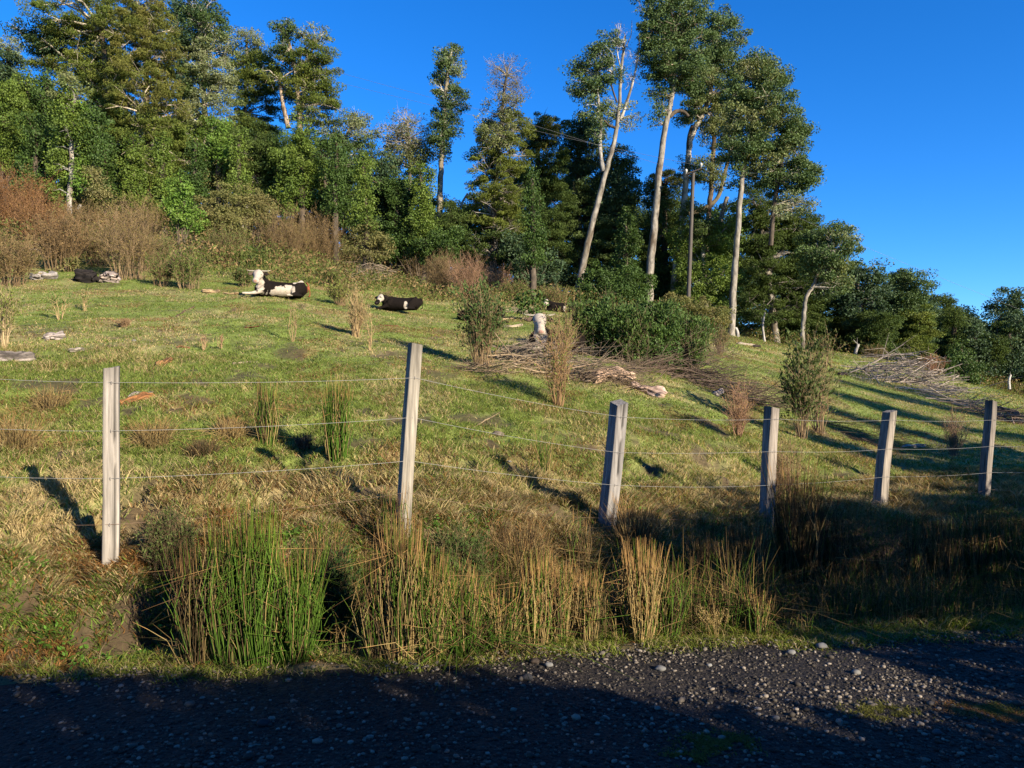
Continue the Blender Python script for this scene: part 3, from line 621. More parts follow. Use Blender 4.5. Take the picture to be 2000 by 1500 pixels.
def tree(name, label, cat, d, blobs, st, trunk=None, tr=(8, 3), tcol=PALE, twigs=8, twc=None, dens=1., group=None, extra=None, foot_py=None, smoothk=6):
    """trunk: pixel points from the foot up; extra: further stems (points, r0, r1) ; blobs: (px,py,rx,ry[,density[,style]])"""
    fx = trunk[0][0] if trunk else sum(b[0] for b in blobs)/len(blobs)
    base = np.array([(fx-1000)/FPX*d, d, 0]); base[2] = gz(base[0], d)
    root = thing(name, label, cat, base, group)
    mbt = MB(); mbl = MB(); twc = twc or tuple(np.array(tcol)*.7)
    if trunk:
        P = [PX(q[0], q[1], d+(q[2] if len(q) > 2 else 0)) for q in trunk]
        low = np.array([P[0][0], P[0][1], min(P[0][2], base[2])-.3]); P = [low]+P if P[0][2]-low[2] > .5 else [low]+P[1:]
    else:
        tp = min(b[1] for b in blobs); xm = min(blobs, key=lambda b: b[1]); top = PX(xm[0], xm[1], d)
        P = [base-[0, 0, .3], base*.5+top*.5+[random.uniform(-.2, .2), 0, 0], top]
    line = smoothline(P, smoothk); line = line+RNG.normal(0, .015, line.shape)
    r0, r1 = tr[0]/FPX*d, tr[1]/FPX*d; rad = np.linspace(r0, r1, len(line)); rad[0] *= 1.25
    tube(mbt, line, rad, barkcol(line, 9, tcol), 9, .16)
    lines = [line]
    for e in (extra or []):
        l2 = smoothline([PX(q[0], q[1], d+(q[2] if len(q) > 2 else 0)) for q in e[0]], smoothk); tube(mbt, l2, np.linspace(e[1]/FPX*d, e[2]/FPX*d, len(l2)), barkcol(l2, 8, e[3] if len(e) > 3 else tcol), 8, .16); lines.append(l2)
    allp = np.concatenate(lines)
    def anchor(c):
        dz = c[2]-allp[:, 2]; cost = np.linalg.norm(allp-c, axis=1)+np.where(dz < .0, 3., 0.)
        return allp[int(np.argmin(cost))]
    for bl in blobs:
        s_ = bl[5] if len(bl) > 5 else st
        crown_blobs(mbl, mbt, [bl], d, s_, twigs, twc, dens, anchor=anchor, rootr=min(.07, r1*.8))
    t = mbt.build('trunk', M['bark'], smooth=True); l = mbl.build('crown', M[STY[st][7]]); under(root, t, l); return root
def column(px, py0, py1, hw, n=None, shape='round', wob=.25):
    """a stack of crown lobes from py0 (top) to py1 (foot)"""
    H = py1-py0; n = n or max(3, int(H/(hw*.95))); out = []
    for i in range(n):
        s = (i+.5)/n; w = {'round': .55+.55*math.sin(math.pi*min(1, s*.8+.12)), 'cone': .32+.75*s, 'col': .8+.25*math.sin(s*9+px)}[shape]
        rx = hw*w*random.uniform(.8, 1.12); ry = max(H/n*.72, hw*.45)
        out.append((px+hw*wob*random.uniform(-1, 1), py0+ry*.8+(H-ry*1.2)*s, rx, ry))
        if hw > 28: out.append((px+hw*random.choice((-1, 1))*random.uniform(.45, .8), py0+ry*.8+(H-ry*1.2)*s+random.uniform(-8, 8), rx*.55, ry*.6))
    return out
FG = 'trees of the forest edge'
# left block
tree('tall_tree', 'wide branching dark olive tree reaching left over the sky', 'tree', 38, [(150, 25, 75, 40), (62, 58, 38, 16, .8, 'teal'), (100, 85, 45, 28, 1, 'teal'), (165, 75, 60, 40, 1), (120, 120, 60, 26), (185, 140, 50, 36), (175, 195, 55, 40), (190, 255, 50, 40), (210, 20, 30, 40, .7), (190, 320, 50, 50, 1, 'olivedark')], 'olive', [(205, 400), (208, 250), (205, 120), (190, 10)], (9, 4), BROWNB, 10, (.3, .27, .2), 1, FG, extra=[([(205, 190), (150, 130), (90, 95), (25, 52)], 4, 1)])
tree('tall_tree', 'dark tree at the far left edge with sky around its top', 'tree', 42, [(15, 95, 25, 22, .8, 'lichen'), (8, 130, 36, 30), (14, 175, 42, 40), (5, 240, 50, 50)], 'teal', group=FG, tcol=DARKB)
tree('tall_tree', 'tall golden olive tree left of the blue gap', 'tree', 36, [(270, 15, 45, 40), (295, 50, 50, 36), (262, 85, 46, 40), (310, 105, 42, 34), (280, 150, 62, 36), (290, 205, 66, 40), (300, 260, 70, 40, 1, 'olive'), (320, 310, 62, 45, 1, 'olive'), (290, 345, 60, 40, 1, 'olive')], 'rustol', [(285, 440), (288, 300), (285, 150), (280, 10)], (8, 3), BROWNB, 14, (.35, .3, .22), 1, FG)
tree('ivy_tree', 'glossy ivy column cut by the left edge', 'tree', 33, column(10, 150, 345, 34, shape='col'), 'ivy', group=FG, tcol=DARKB)
tree('ivy_tree', 'glossy ivy column second from the left edge', 'tree', 34, column(52, 140, 330, 26, shape='col'), 'ivy', group=FG, tcol=DARKB)
tree('ivy_tree', 'ivy column with a tapering top left of the clad bare trunk', 'tree', 34, column(92, 135, 300, 24, shape='col'), 'ivydark', group=FG, tcol=DARKB)
tree('ivy_tree', 'narrow dark green column between two leafy ones', 'tree', 32, [(72, 265, 26, 32), (70, 320, 30, 34), (76, 360, 30, 24)], 'ivydark', group=FG, tcol=DARKB)
tree('ivy_tree', 'yellow green ivy clad tree on a bare pale trunk', 'tree', 31, [(140, 175, 24, 24, 1, 'coiguelt'), (138, 212, 26, 30), (145, 250, 28, 30), (126, 285, 24, 34), (165, 285, 20, 34), (158, 240, 16, 36, 1, 'bright'), (185, 255, 18, 50, 1, 'ivydark'), (112, 330, 16, 30), (118, 375, 18, 26), (160, 340, 14, 30, 1, 'bright'), (185, 355, 22, 30, 1, 'scrub')], 'ivy', [(134, 432), (137, 370), (140, 310), (145, 200)], (6, 4), WHITEB, 5, None, 1, FG)
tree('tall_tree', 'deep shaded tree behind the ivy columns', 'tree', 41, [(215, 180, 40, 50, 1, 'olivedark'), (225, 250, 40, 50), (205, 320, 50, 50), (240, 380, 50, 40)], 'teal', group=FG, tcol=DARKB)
tree('tall_tree', 'tall tree with dark head and pale lichen sides', 'tree', 38, [(392, 20, 36, 30, 1, 'teal'), (400, 62, 44, 34, 1, 'coigue'), (380, 95, 26, 30, 1, 'teal'), (415, 95, 36, 30), (410, 140, 40, 30), (385, 175, 30, 30, 1, 'coigue'), (425, 185, 32, 36), (400, 225, 42, 34), (405, 270, 44, 34, 1, 'ivy')], 'lichen', [(400, 420), (400, 250), (395, 110), (392, 20)], (7, 3), (.3, .26, .2), 12, (.4, .37, .3), 1, FG)
tree('tall_tree', 'dark slim tree behind the golden one', 'tree', 43, [(345, 30, 18, 30), (352, 80, 22, 36), (345, 140, 24, 40), (355, 200, 26, 40), (360, 260, 36, 40)], 'teal', group=FG, tcol=DARKB)
tree('tall_tree', 'greyish olive tree between the pale one and the double headed one', 'tree', 41, [(483, 75, 26, 24, .8, 'lichen'), (478, 115, 34, 30), (510, 135, 30, 34), (485, 165, 40, 34), (500, 215, 46, 40, 1, 'olivedark'), (480, 265, 44, 40)], 'olive', [(480, 400), (478, 250), (483, 80)], (6, 2), PALE, 10, None, 1, FG)
tree('tall_tree', 'double headed tree with two brown stems showing below its crown', 'tree', 39, [(560, 65, 26, 18, .9, 'coigue'), (558, 95, 22, 28, .9, 'coigue'), (610, 78, 30, 24, .7, 'lichen'), (618, 112, 32, 28, 1), (580, 130, 40, 30), (625, 150, 34, 30), (550, 155, 34, 26), (600, 180, 46, 28), (635, 205, 34, 36), (600, 225, 30, 22)], 'olive', [(590, 400), (585, 240), (578, 150), (560, 70)], (7, 3), (.26, .2, .14), 14, (.34, .3, .24), .9, FG, extra=[([(563, 250), (552, 200), (545, 150)], 5, 2), ([(586, 230), (600, 150), (612, 85)], 4, 2)])
tree('evergreen_tree', 'tall rounded green column below the double headed tree', 'tree', 34, [(585, 262, 26, 26), (575, 300, 34, 34), (590, 340, 36, 34), (580, 380, 40, 34)], 'ivy', group=FG, tcol=DARKB)
tree('evergreen_tree', 'green column right of the tall rounded one, brighter on its face', 'tree', 35, [(632, 305, 26, 30, 1, 'ivydark'), (628, 345, 30, 34), (640, 390, 30, 36, 1, 'ivydark')], 'ivy', group=FG, tcol=DARKB)
tree('evergreen_tree', 'dark narrow column left of the tall rounded one', 'tree', 35, column(540, 275, 400, 24, shape='col'), 'ivydark', group=FG, tcol=DARKB)
tree('evergreen_tree', 'dull green tree left of the rounded fresh green one', 'tree', 35, [(515, 285, 30, 40), (485, 300, 32, 40), (500, 345, 40, 40), (450, 300, 34, 40), (455, 350, 44, 40, 1, 'scrub'), (420, 330, 34, 50, 1, 'ivy')], 'olivedark', group=FG, tcol=PALE)
tree('tall_tree', 'loose topped grey green tree right of the double headed one', 'tree', 40, [(690, 235, 26, 16, .8), (700, 260, 28, 20, .8), (660, 262, 30, 26, .8), (668, 300, 40, 34, 1, 'coigue'), (710, 280, 20, 14, .7, 'coigue')], 'lichen', [(672, 420), (668, 300), (690, 235)], (5, 2), PALE, 12, (.4, .36, .3), 1, FG)
tree('evergreen_tree', 'green tree column below the loose topped grey one', 'tree', 36, column(672, 290, 440, 36), 'ivydark', group=FG, tcol=PALE, trunk=[(655, 430), (656, 330), (670, 300)], tr=(3, 2))
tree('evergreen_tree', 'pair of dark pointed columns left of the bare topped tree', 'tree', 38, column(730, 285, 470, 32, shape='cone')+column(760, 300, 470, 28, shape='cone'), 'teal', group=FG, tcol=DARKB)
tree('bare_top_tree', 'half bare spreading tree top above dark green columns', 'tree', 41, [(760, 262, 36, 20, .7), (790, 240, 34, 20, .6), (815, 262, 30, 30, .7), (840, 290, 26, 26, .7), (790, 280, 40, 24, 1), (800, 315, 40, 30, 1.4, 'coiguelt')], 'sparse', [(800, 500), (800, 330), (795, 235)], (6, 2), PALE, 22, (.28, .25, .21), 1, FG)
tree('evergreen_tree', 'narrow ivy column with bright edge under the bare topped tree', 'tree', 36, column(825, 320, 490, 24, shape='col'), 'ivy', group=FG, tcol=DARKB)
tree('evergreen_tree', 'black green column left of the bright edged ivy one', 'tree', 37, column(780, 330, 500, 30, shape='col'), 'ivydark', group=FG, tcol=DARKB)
tree('slender_tree', 'slender solitary tree with a ragged narrow crown against the sky', 'tree', 40, [(862, 112, 20, 14, .8), (888, 105, 16, 14, .8), (868, 140, 24, 20, .8), (890, 135, 14, 20, .7, 'lichen'), (862, 172, 18, 18, .8, 'lichen'), (878, 185, 24, 22, .9), (898, 195, 15, 18, .8), (872, 218, 26, 16, 1), (862, 240, 22, 18, 1), (880, 248, 16, 18, 1), (858, 272, 16, 20, 1.1), (868, 295, 12, 16, 1)], 'coigue', [(858, 440), (860, 380), (862, 310), (867, 240), (872, 170), (880, 105)], (7, 3), (.2, .17, .12), 9, (.42, .4, .34), 1, FG)
tree('evergreen_tree', 'dark filler tree at the foot of the slender solitary one', 'tree', 38, column(872, 385, 500, 34), 'olivedark', group=FG, tcol=DARKB)
tree('conical_tree', 'tall conical olive tree with a bare twiggy grey top', 'tree', 38, [(995, 135, 38, 28, .8, 'bare'), (990, 165, 34, 24, 1, 'bare'), (1015, 190, 26, 20, .8, 'bare'), (985, 205, 34, 22, 1.6, 'sparse'), (972, 235, 36, 24, 1, 'lichen'), (1000, 250, 30, 26, 1), (965, 270, 44, 26, .9, 'coiguelt'), (990, 300, 46, 30), (965, 335, 50, 32), (985, 375, 50, 34), (960, 410, 54, 34), (985, 450, 50, 34), (955, 480, 46, 30, 1, 'olivedark'), (940, 300, 20, 14, .7, 'coigue')], 'yellowol', [(962, 515), (965, 400), (975, 280), (990, 130)], (9, 2), DARKB, 20, (.24, .215, .18), 1, FG)
tree('tall_tree', 'brownish topped dark tree right of the conical one', 'tree', 41, [(1050, 245, 38, 18, .9, 'rustol'), (1075, 270, 32, 26, 1, 'rustol'), (1045, 285, 34, 30), (1075, 320, 38, 36), (1050, 360, 40, 40), (1080, 400, 40, 44), (1050, 450, 44, 44), (1080, 490, 40, 40)], 'olivedark', group=FG, tcol=DARKB, dens=1)
tree('tall_tree', 'dark rounded tree behind the forked white barked tree', 'tree', 43, [(1130, 250, 34, 26), (1160, 280, 36, 34), (1125, 300, 36, 36), (1150, 350, 46, 44), (1130, 410, 46, 44, 1, 'olivedark'), (1150, 470, 46, 50, 1, 'olivedark')], 'teal', group=FG, tcol=DARKB)
tree('tall_tree', 'teal rounded tree with sky to its right, behind the forked tree', 'tree', 42, [(1205, 308, 28, 22, .9, 'coigue'), (1215, 340, 26, 30), (1195, 370, 40, 36), (1210, 410, 34, 40), (1195, 470, 44, 50, 1, 'olivedark')], 'teal', group=FG, tcol=DARKB)
tree('evergreen_tree', 'pointed mid green young tree between the two pale trunks', 'tree', 39, column(1225, 400, 590, 28, shape='cone'), 'ivydark', group=FG, tcol=DARKB)
tree('ivy_tree', 'narrow glossy column at the foot of the golden olive tree', 'tree', 33, column(262, 272, 395, 26, shape='col'), 'ivy', group=FG, tcol=DARKB)
tree('ivy_tree', 'fresh green drooping column under the pale sided tree', 'tree', 34, column(432, 232, 330, 24, shape='col'), 'bright', group=FG, tcol=DARKB)
tree('tall_tree', 'greenish branch tree filling between the dark wide one and the golden one', 'tree', 39, [(215, 95, 34, 34), (225, 150, 34, 34), (228, 215, 34, 40), (235, 275, 34, 40)], 'olive', group=FG, tcol=PALE)
# light barked trees
tree('forked_tree', 'forked pale barked tree with a half dead bare top, leaning right', 'tree', 37,
 [(1188, 82, 20, 20, .8), (1170, 112, 26, 22, .9), (1190, 135, 22, 24, .9), (1150, 135, 26, 20, .8), (1128, 135, 18, 12, .6), (1118, 168, 14, 12, .5), (1145, 175, 26, 20, .9), (1170, 165, 20, 24, 1), (1155, 210, 24, 22, .8), (1190, 215, 18, 22, .7, 'lichen'), (1230, 230, 16, 26, .5, 'lichen'), (1175, 260, 16, 20, .5), (1222, 90, 22, 30, .25, 'bare'), (1244, 115, 14, 26, .25, 'bare'), (1205, 60, 14, 20, .25, 'bare'), (1230, 150, 16, 30, .3, 'bare')],
 'coigue', [(1122, 590), (1138, 520), (1158, 430), (1180, 350), (1200, 275), (1208, 220), (1213, 150), (1220, 70)], (7.5, 2), PALE, 16, (.4, .385, .36), 1, FG,
 extra=[([(1178, 335), (1172, 290), (1173, 240), (1168, 190), (1166, 150)], 4.5, 2, WHITEB), ([(1212, 235), (1224, 200), (1236, 160), (1246, 110), (1250, 60)], 3.5, .8, WHITEB), ([(1203, 250), (1190, 245), (1180, 235)], 3, 2, DARKB), ([(1205, 200), (1193, 160), (1200, 130)], 2, 1, DARKB), ([(1214, 140), (1205, 95), (1212, 50)], 1.6, .5, WHITEB), ([(1218, 100), (1232, 70), (1234, 40)], 1.2, .4, WHITEB)])
tree('tall_tree', 'tallest tree, dense dark crown cut off by the top, on a long bare pale trunk', 'tree', 37,
 [(1290, 15, 42, 32), (1335, 25, 46, 34), (1275, 60, 30, 30), (1315, 70, 46, 34), (1355, 80, 36, 34), (1290, 110, 38, 30), (1335, 120, 46, 34), (1280, 145, 22, 18, .8), (1315, 150, 38, 24), (1350, 165, 30, 24), (1285, 185, 20, 18, .7), (1292, 215, 14, 22, .5), (1278, 240, 8, 8, .4)],
 'coigue', [(1266, 608), (1270, 520), (1279, 430), (1288, 330), (1303, 230), (1314, 180), (1322, 80)], (8.5, 4), PALE, 9, (.25, .2, .15), 1.05, FG,
 extra=[([(1308, 228), (1320, 218), (1334, 218), (1345, 228)], 4.5, 3, DARKB)])
tree('tall_tree', 'tree with brown fork and mid green crown right of the tallest one', 'tree', 40,
 [(1400, 45, 32, 26), (1415, 80, 36, 30), (1385, 110, 34, 30), (1425, 125, 34, 30), (1440, 75, 14, 12, .7), (1370, 165, 34, 30, 1, 'coiguelt'), (1410, 175, 40, 34), (1385, 220, 36, 30, 1, 'coiguelt'), (1350, 215, 24, 26), (1340, 340, 26, 22, .7, 'olivedark')],
 'coigue', [(1314, 610), (1320, 520), (1332, 430), (1342, 330), (1352, 265), (1385, 190), (1400, 60)], (8, 3.5), (.33, .29, .23), 10, None, 1, FG,
 extra=[([(1344, 300), (1345, 270), (1352, 245)], 4, 3, DARKB)])
tree('leaning_tree', 'tree with a thick mossy bough curving right behind the utility pole', 'tree', 42,
 [(1430, 225, 34, 30), (1445, 260, 34, 34), (1400, 260, 26, 30, .8), (1375, 330, 26, 26, .8), (1395, 350, 20, 24, .7)],
 'coiguelt', [(1378, 480), (1382, 440), (1388, 380), (1392, 320), (1394, 260)], (6, 4), BROWNB, 8, None, 1, FG,
 extra=[([(1345, 418), (1375, 408), (1402, 385), (1415, 340), (1430, 280), (1440, 230)], 4.5, 3, (.11, .09, .055)), ([(1400, 480), (1408, 430), (1420, 385)], 5, 4, PALE)])
tree('tall_tree', 'big billowing green crown on the straight pale trunk right of the pole', 'tree', 36,
 [(1475, 112, 24, 14, .8), (1500, 140, 34, 24), (1470, 150, 40, 30, 1, 'coiguelt'), (1450, 190, 40, 34), (1500, 185, 44, 36), (1530, 215, 28, 34), (1470, 235, 54, 36, 1, 'coiguelt'), (1520, 260, 44, 36), (1455, 285, 46, 34), (1500, 305, 50, 34, 1, 'coiguelt'), (1550, 295, 30, 34), (1560, 340, 30, 26), (1530, 355, 40, 28), (1575, 340, 22, 30), (1480, 340, 40, 28), (1560, 250, 20, 26), (1430, 305, 28, 26), (1570, 395, 20, 14, .6, 'lichen'), (1545, 400, 34, 22, .7, 'lichen')],
 'coigue', [(1428, 658), (1431, 580), (1438, 480), (1447, 370), (1462, 280), (1480, 170)], (7.5, 3.5), PALE, 9, (.3, .27, .2), 1, FG, extra=[([(1505, 480), (1512, 400), (1525, 330), (1530, 250)], 5, 3, DARKB)])
tree('tall_tree', 'dark olive tree filling the space right of the straight pale trunk', 'tree', 41, [(1480, 400, 34, 40), (1520, 420, 44, 40), (1490, 460, 44, 44), (1560, 440, 40, 36), (1530, 490, 50, 44), (1480, 530, 44, 44), (1550, 550, 50, 50), (1490, 600, 44, 44), (1550, 610, 50, 40)], 'olivedark', group=FG, tcol=PALE, extra=[([(1490, 655), (1492, 560)], 3, 2)])
tree('evergreen_tree', 'light green thicket tree behind the utility pole foot', 'tree', 39, [(1370, 440, 36, 40, 1, 'olivedark'), (1400, 480, 34, 44), (1360, 510, 34, 50), (1400, 550, 40, 44), (1350, 580, 40, 40), (1395, 610, 40, 30), (1330, 480, 22, 40), (1435, 440, 20, 44, .8)], 'ivy', group=FG, tcol=PALE)
tree('evergreen_tree', 'rust tinged dark tree between the tallest trunk and its neighbour', 'tree', 42, [(1300, 350, 30, 20, 1, 'rustol'), (1280, 380, 30, 30, 1, 'teal'), (1310, 400, 36, 40), (1290, 450, 40, 40), (1310, 510, 36, 50), (1280, 560, 36, 50), (1310, 600, 34, 30)], 'olivedark', group=FG, tcol=DARKB)
tree('lone_tree', 'round crowned tree on a slim curved pale trunk at the pasture edge', 'tree', 36, [(1610, 455, 34, 20), (1640, 465, 30, 24, 1, 'lichen'), (1590, 480, 30, 26), (1625, 495, 42, 26), (1655, 490, 20, 24, .8), (1600, 525, 34, 24), (1640, 530, 30, 24, 1, 'coiguelt'), (1620, 560, 34, 20, .9), (1585, 505, 24, 26)], 'coigue', [(1566, 682), (1569, 630), (1575, 580), (1590, 555), (1615, 490)], (5, 2.5), PALE, 12, (.3, .27, .22), 1, FG)
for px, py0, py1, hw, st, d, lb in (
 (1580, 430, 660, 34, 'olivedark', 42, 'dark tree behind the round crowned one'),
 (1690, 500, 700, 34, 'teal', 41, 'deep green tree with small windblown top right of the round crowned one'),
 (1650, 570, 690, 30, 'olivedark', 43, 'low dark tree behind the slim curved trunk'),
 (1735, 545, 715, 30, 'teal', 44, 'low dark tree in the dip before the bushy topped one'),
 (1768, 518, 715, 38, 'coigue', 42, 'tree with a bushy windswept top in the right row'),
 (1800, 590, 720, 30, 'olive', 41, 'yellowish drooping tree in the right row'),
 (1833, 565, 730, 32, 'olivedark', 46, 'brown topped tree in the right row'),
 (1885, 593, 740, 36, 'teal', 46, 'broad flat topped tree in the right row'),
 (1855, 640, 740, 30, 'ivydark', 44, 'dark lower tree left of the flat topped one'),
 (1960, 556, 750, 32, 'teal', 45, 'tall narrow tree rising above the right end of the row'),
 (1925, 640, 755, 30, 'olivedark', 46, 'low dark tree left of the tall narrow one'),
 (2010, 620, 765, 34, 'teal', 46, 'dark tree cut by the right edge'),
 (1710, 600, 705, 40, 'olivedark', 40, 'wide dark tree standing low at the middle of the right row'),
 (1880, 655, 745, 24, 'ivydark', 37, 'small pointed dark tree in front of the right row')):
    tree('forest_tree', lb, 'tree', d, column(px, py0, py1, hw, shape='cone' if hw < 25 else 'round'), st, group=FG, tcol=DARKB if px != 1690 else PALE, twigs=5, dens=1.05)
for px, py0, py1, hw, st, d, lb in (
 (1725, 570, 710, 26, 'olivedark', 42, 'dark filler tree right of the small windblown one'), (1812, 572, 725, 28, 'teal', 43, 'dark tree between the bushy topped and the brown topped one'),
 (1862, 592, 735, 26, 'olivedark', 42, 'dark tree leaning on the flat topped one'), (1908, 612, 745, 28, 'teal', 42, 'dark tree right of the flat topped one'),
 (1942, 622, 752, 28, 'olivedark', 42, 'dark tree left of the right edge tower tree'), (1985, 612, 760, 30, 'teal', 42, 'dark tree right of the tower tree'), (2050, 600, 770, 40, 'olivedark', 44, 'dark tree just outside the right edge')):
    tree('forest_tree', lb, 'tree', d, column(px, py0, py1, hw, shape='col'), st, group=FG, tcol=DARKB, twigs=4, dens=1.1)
for px, py0, py1, hw, st, lb in (
 (208, 245, 400, 19, 'ivydark', 'narrow dark column right of the ivy clad trunk'), (322, 262, 400, 18, 'ivy', 'slim glossy column inside the golden olive tree foot'), (386, 262, 410, 18, 'ivydark', 'slim dark column under the pale sided tree'),
 (468, 248, 400, 18, 'ivy', 'slim green column under the greyish olive tree'), (655, 262, 420, 18, 'ivydark', 'slim dark column below the loose topped tree'), (712, 292, 450, 18, 'ivy', 'slim bright column right of the loose topped tree'), (1040, 330, 520, 20, 'ivydark', 'slim dark column right of the conical olive tree')):
    tree('ivy_tree', lb, 'tree', 33, column(px, py0, py1, hw, shape='cone'), st, group=FG, tcol=DARKB, twigs=3)
# pale dead stems
def stem(px0, py0, px1, py1, d, r, label, col=WHITEB, name='dead_trunk'):
    mb = MB(); p0 = PX(px0, py0, d); p1 = PX(px1, py1, d); l = smoothline([p0-[0, 0, .2], (p0+p1)/2+[random.uniform(-.1, .1), 0, 0], p1], 5); tube(mb, l, np.linspace(r/FPX*d, r*.6/FPX*d, len(l)), col, 8, .2)
    for k in range(2):
        q = l[RNG.integers(len(l)//2, len(l))]; tube(mb, [q, q+RNG.normal(0, .25, 3)+[0, 0, .2]], [.02, .006], col, 4)
    tag(mb.build(name, M['bark'], smooth=True), label, 'dead tree')
stem(1668, 698, 1677, 672, 39, 4, 'short leaning pale dead trunk at the foot of the right row')
stem(1971, 752, 1974, 732, 36, 3, 'short upright white stump near the right edge')
stem(893, 415, 913, 378, 40, 2.5, 'crooked white dead stem against the gap left of the conical tree')
stem(153, 425, 158, 400, 31, 4, 'pale broken stump beside the ivy clad trunk')
stem(1493, 660, 1494, 610, 38, 2.5, 'thin pale dead stem right of the straight trunk')
stem(1441, 662, 1437, 640, 37, 4, 'pale leaning root stump at the foot of the straight trunk')

# the far wood behind, one mass
def wood():
    mbl = MB()
    prof = [(-200, 60), (0, 150), (120, 210), (220, 240), (330, 250), (430, 250), (560, 270), (680, 330), (760, 350), (850, 400), (890, 425), (920, 400), (1020, 340), (1100, 330), (1180, 360), (1240, 410), (1330, 400), (1450, 430), (1600, 500), (1700, 580), (1800, 610), (1900, 640), (2100, 650), (2400, 680)]
    px = -150
    while px < 2300:
        top = np.interp(px, [a for a, b in prof], [b for a, b in prof]); d = 50; foot_ = 750-FPX*(gz((px-1000)/FPX*d, d)-CZ)/d
        y = top+25
        while y < foot_+20:
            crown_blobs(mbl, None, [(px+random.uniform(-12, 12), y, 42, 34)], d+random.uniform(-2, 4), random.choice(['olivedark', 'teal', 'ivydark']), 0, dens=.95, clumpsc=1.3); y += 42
        px += 46
    tag(mbl.build('forest', M['leaf']), kind='stuff')
wood()

# ------------------------------------------------------------------ shrubs
def bush(name, label, base, blobs, st, d=None, group=None, stems=10, tcol=BROWNB, dens=1., cat='bush'):
    b, d = foot(base[0], base[1], d); root = thing(name, label, cat, b, group); mbt = MB(); mbl = MB()
    for bl in blobs:
        s_ = bl[5] if len(bl) > 5 else st
        c = PX(bl[0], bl[1], d); n = stems; sp = RNG.normal(0, .25, (n, 3))*[bl[2]/FPX*d, bl[2]/FPX*d*.6, 0]
        e = c+RNG.normal(0, .4, (n, 3))*[bl[2]/FPX*d, bl[2]/FPX*d*.6, bl[3]/FPX*d]; m = (b+sp*.4+e)/2+sp*.5
        s0 = b+sp*.5; s0[:, 2] = ground(s0[:, 0], s0[:, 1])-.03
        segs(mbt, s0, m, .013, .009, tcol, 4); segs(mbt, m, e, .009, .003, tcol, 4)
        crown_blobs(mbl, None, [bl], d, s_, 0, dens=dens, clumpsc=.6 if d < 22 else .8)
    t = mbt.build('stems', M['twig']); l = mbl.build('leaves', M[STY[st][7]]); under(root, t, l); return root
def twigbush(label, px, py, top, w, col, n=40, leaf=None, leafn=0, d=None, spread=1., group='twiggy shrubs', r0=.008, leafsz=.045, name='twiggy_shrub', cat='shrub', base_w=.25, leafup=.6, fine=4, lowleaf=.35):
    b, d = foot(px, py, d); H = (py-top)/FPX*d; Wd = w/FPX*d; root = thing(name, label, cat, b, group); mb = MB(); col = np.array(col)
    a = RNG.random(n)*6.28; q = np.sqrt(RNG.random(n)); dr = np.stack([np.cos(a), np.sin(a)*.8, 0*a], 1)*q[:, None]
    p0 = b+dr*Wd*base_w; p0[:, 2] = ground(p0[:, 0], p0[:, 1])-.02
    h = H*(.55+.5*RNG.random(n))*(1-.25*q); tip = b+dr*Wd*spread+np.stack([0*a, 0*a, h], 1)
    mid = p0+(tip-p0)*.5-dr*Wd*.12*spread+RNG.normal(0, .04, (n, 3))*H
    nodes = np.stack([p0, (p0+mid)/2+RNG.normal(0, .015, (n, 3))*H, mid, (mid+tip)/2+dr*Wd*.05+RNG.normal(0, .015, (n, 3))*H, tip], 1)
    cc = col*(.7+.6*RNG.random(n))[:, None]
    for i in range(4): segs(mb, nodes[:, i], nodes[:, i+1], r0*(1-.2*i), r0*(1-.2*(i+1)), cc, 4)
    m1 = 6; ii = np.repeat(np.arange(n), m1); tt = RNG.uniform(1.0, 3.9, n*m1); k = tt.astype(int); f = (tt-k)[:, None]
    s0 = nodes[ii, k]*(1-f)+nodes[ii, k+1]*f; di = unit(nodes[ii, k+1]-nodes[ii, k]); L1 = H*RNG.uniform(.12, .32, (len(ii), 1))
    s1 = s0+unit(di+RNG.normal(0, .45, di.shape)+[0, 0, .15])*L1; c1 = cc[ii]*1.1; segs(mb, s0, s1, r0*.45, r0*.25, c1, 3)
    j = np.repeat(np.arange(len(s0)), fine); f = RNG.random((len(j), 1)); t0 = s0[j]*(1-f)+s1[j]*f
    t1 = t0+unit(unit(s1-s0)[j]+RNG.normal(0, .6, (len(j), 3)))*H*RNG.uniform(.04, .14, (len(j), 1)); segs(mb, t0, t1, r0*.25, r0*.12, c1[j]*1.15, 3)
    st_ = mb.build('stems', M['twig']); parts = [st_]
    if leafn:
        li = RNG.integers(0, len(t0), leafn); f = RNG.random((leafn, 1)); c = t0[li]*(1-f)+t1[li]*f+RNG.normal(0, .01, (leafn, 3))
        keep = (c[:, 2]-b[2])/H > lowleaf*RNG.random(leafn)*1.3; c = c[keep]; li = li[keep]
        ax = unit(unit(t1-t0)[li]+RNG.normal(0, .5, c.shape)+[0, 0, leafup]); m2 = MB()
        lc = np.array(leaf)*(.6+.8*RNG.random(len(c)))[:, None]; leafquads(m2, c, ax, leafsz*(.6+.8*RNG.random(len(c))), .4, lc); parts.append(m2.build('leaves', M['leaf']))
    under(root, *parts); return root
RED = (.165, .09, .045); BRN = (.155, .105, .055); STR = (.185, .13, .07); LG = (.14, .17, .04); LD = (.07, .12, .025)
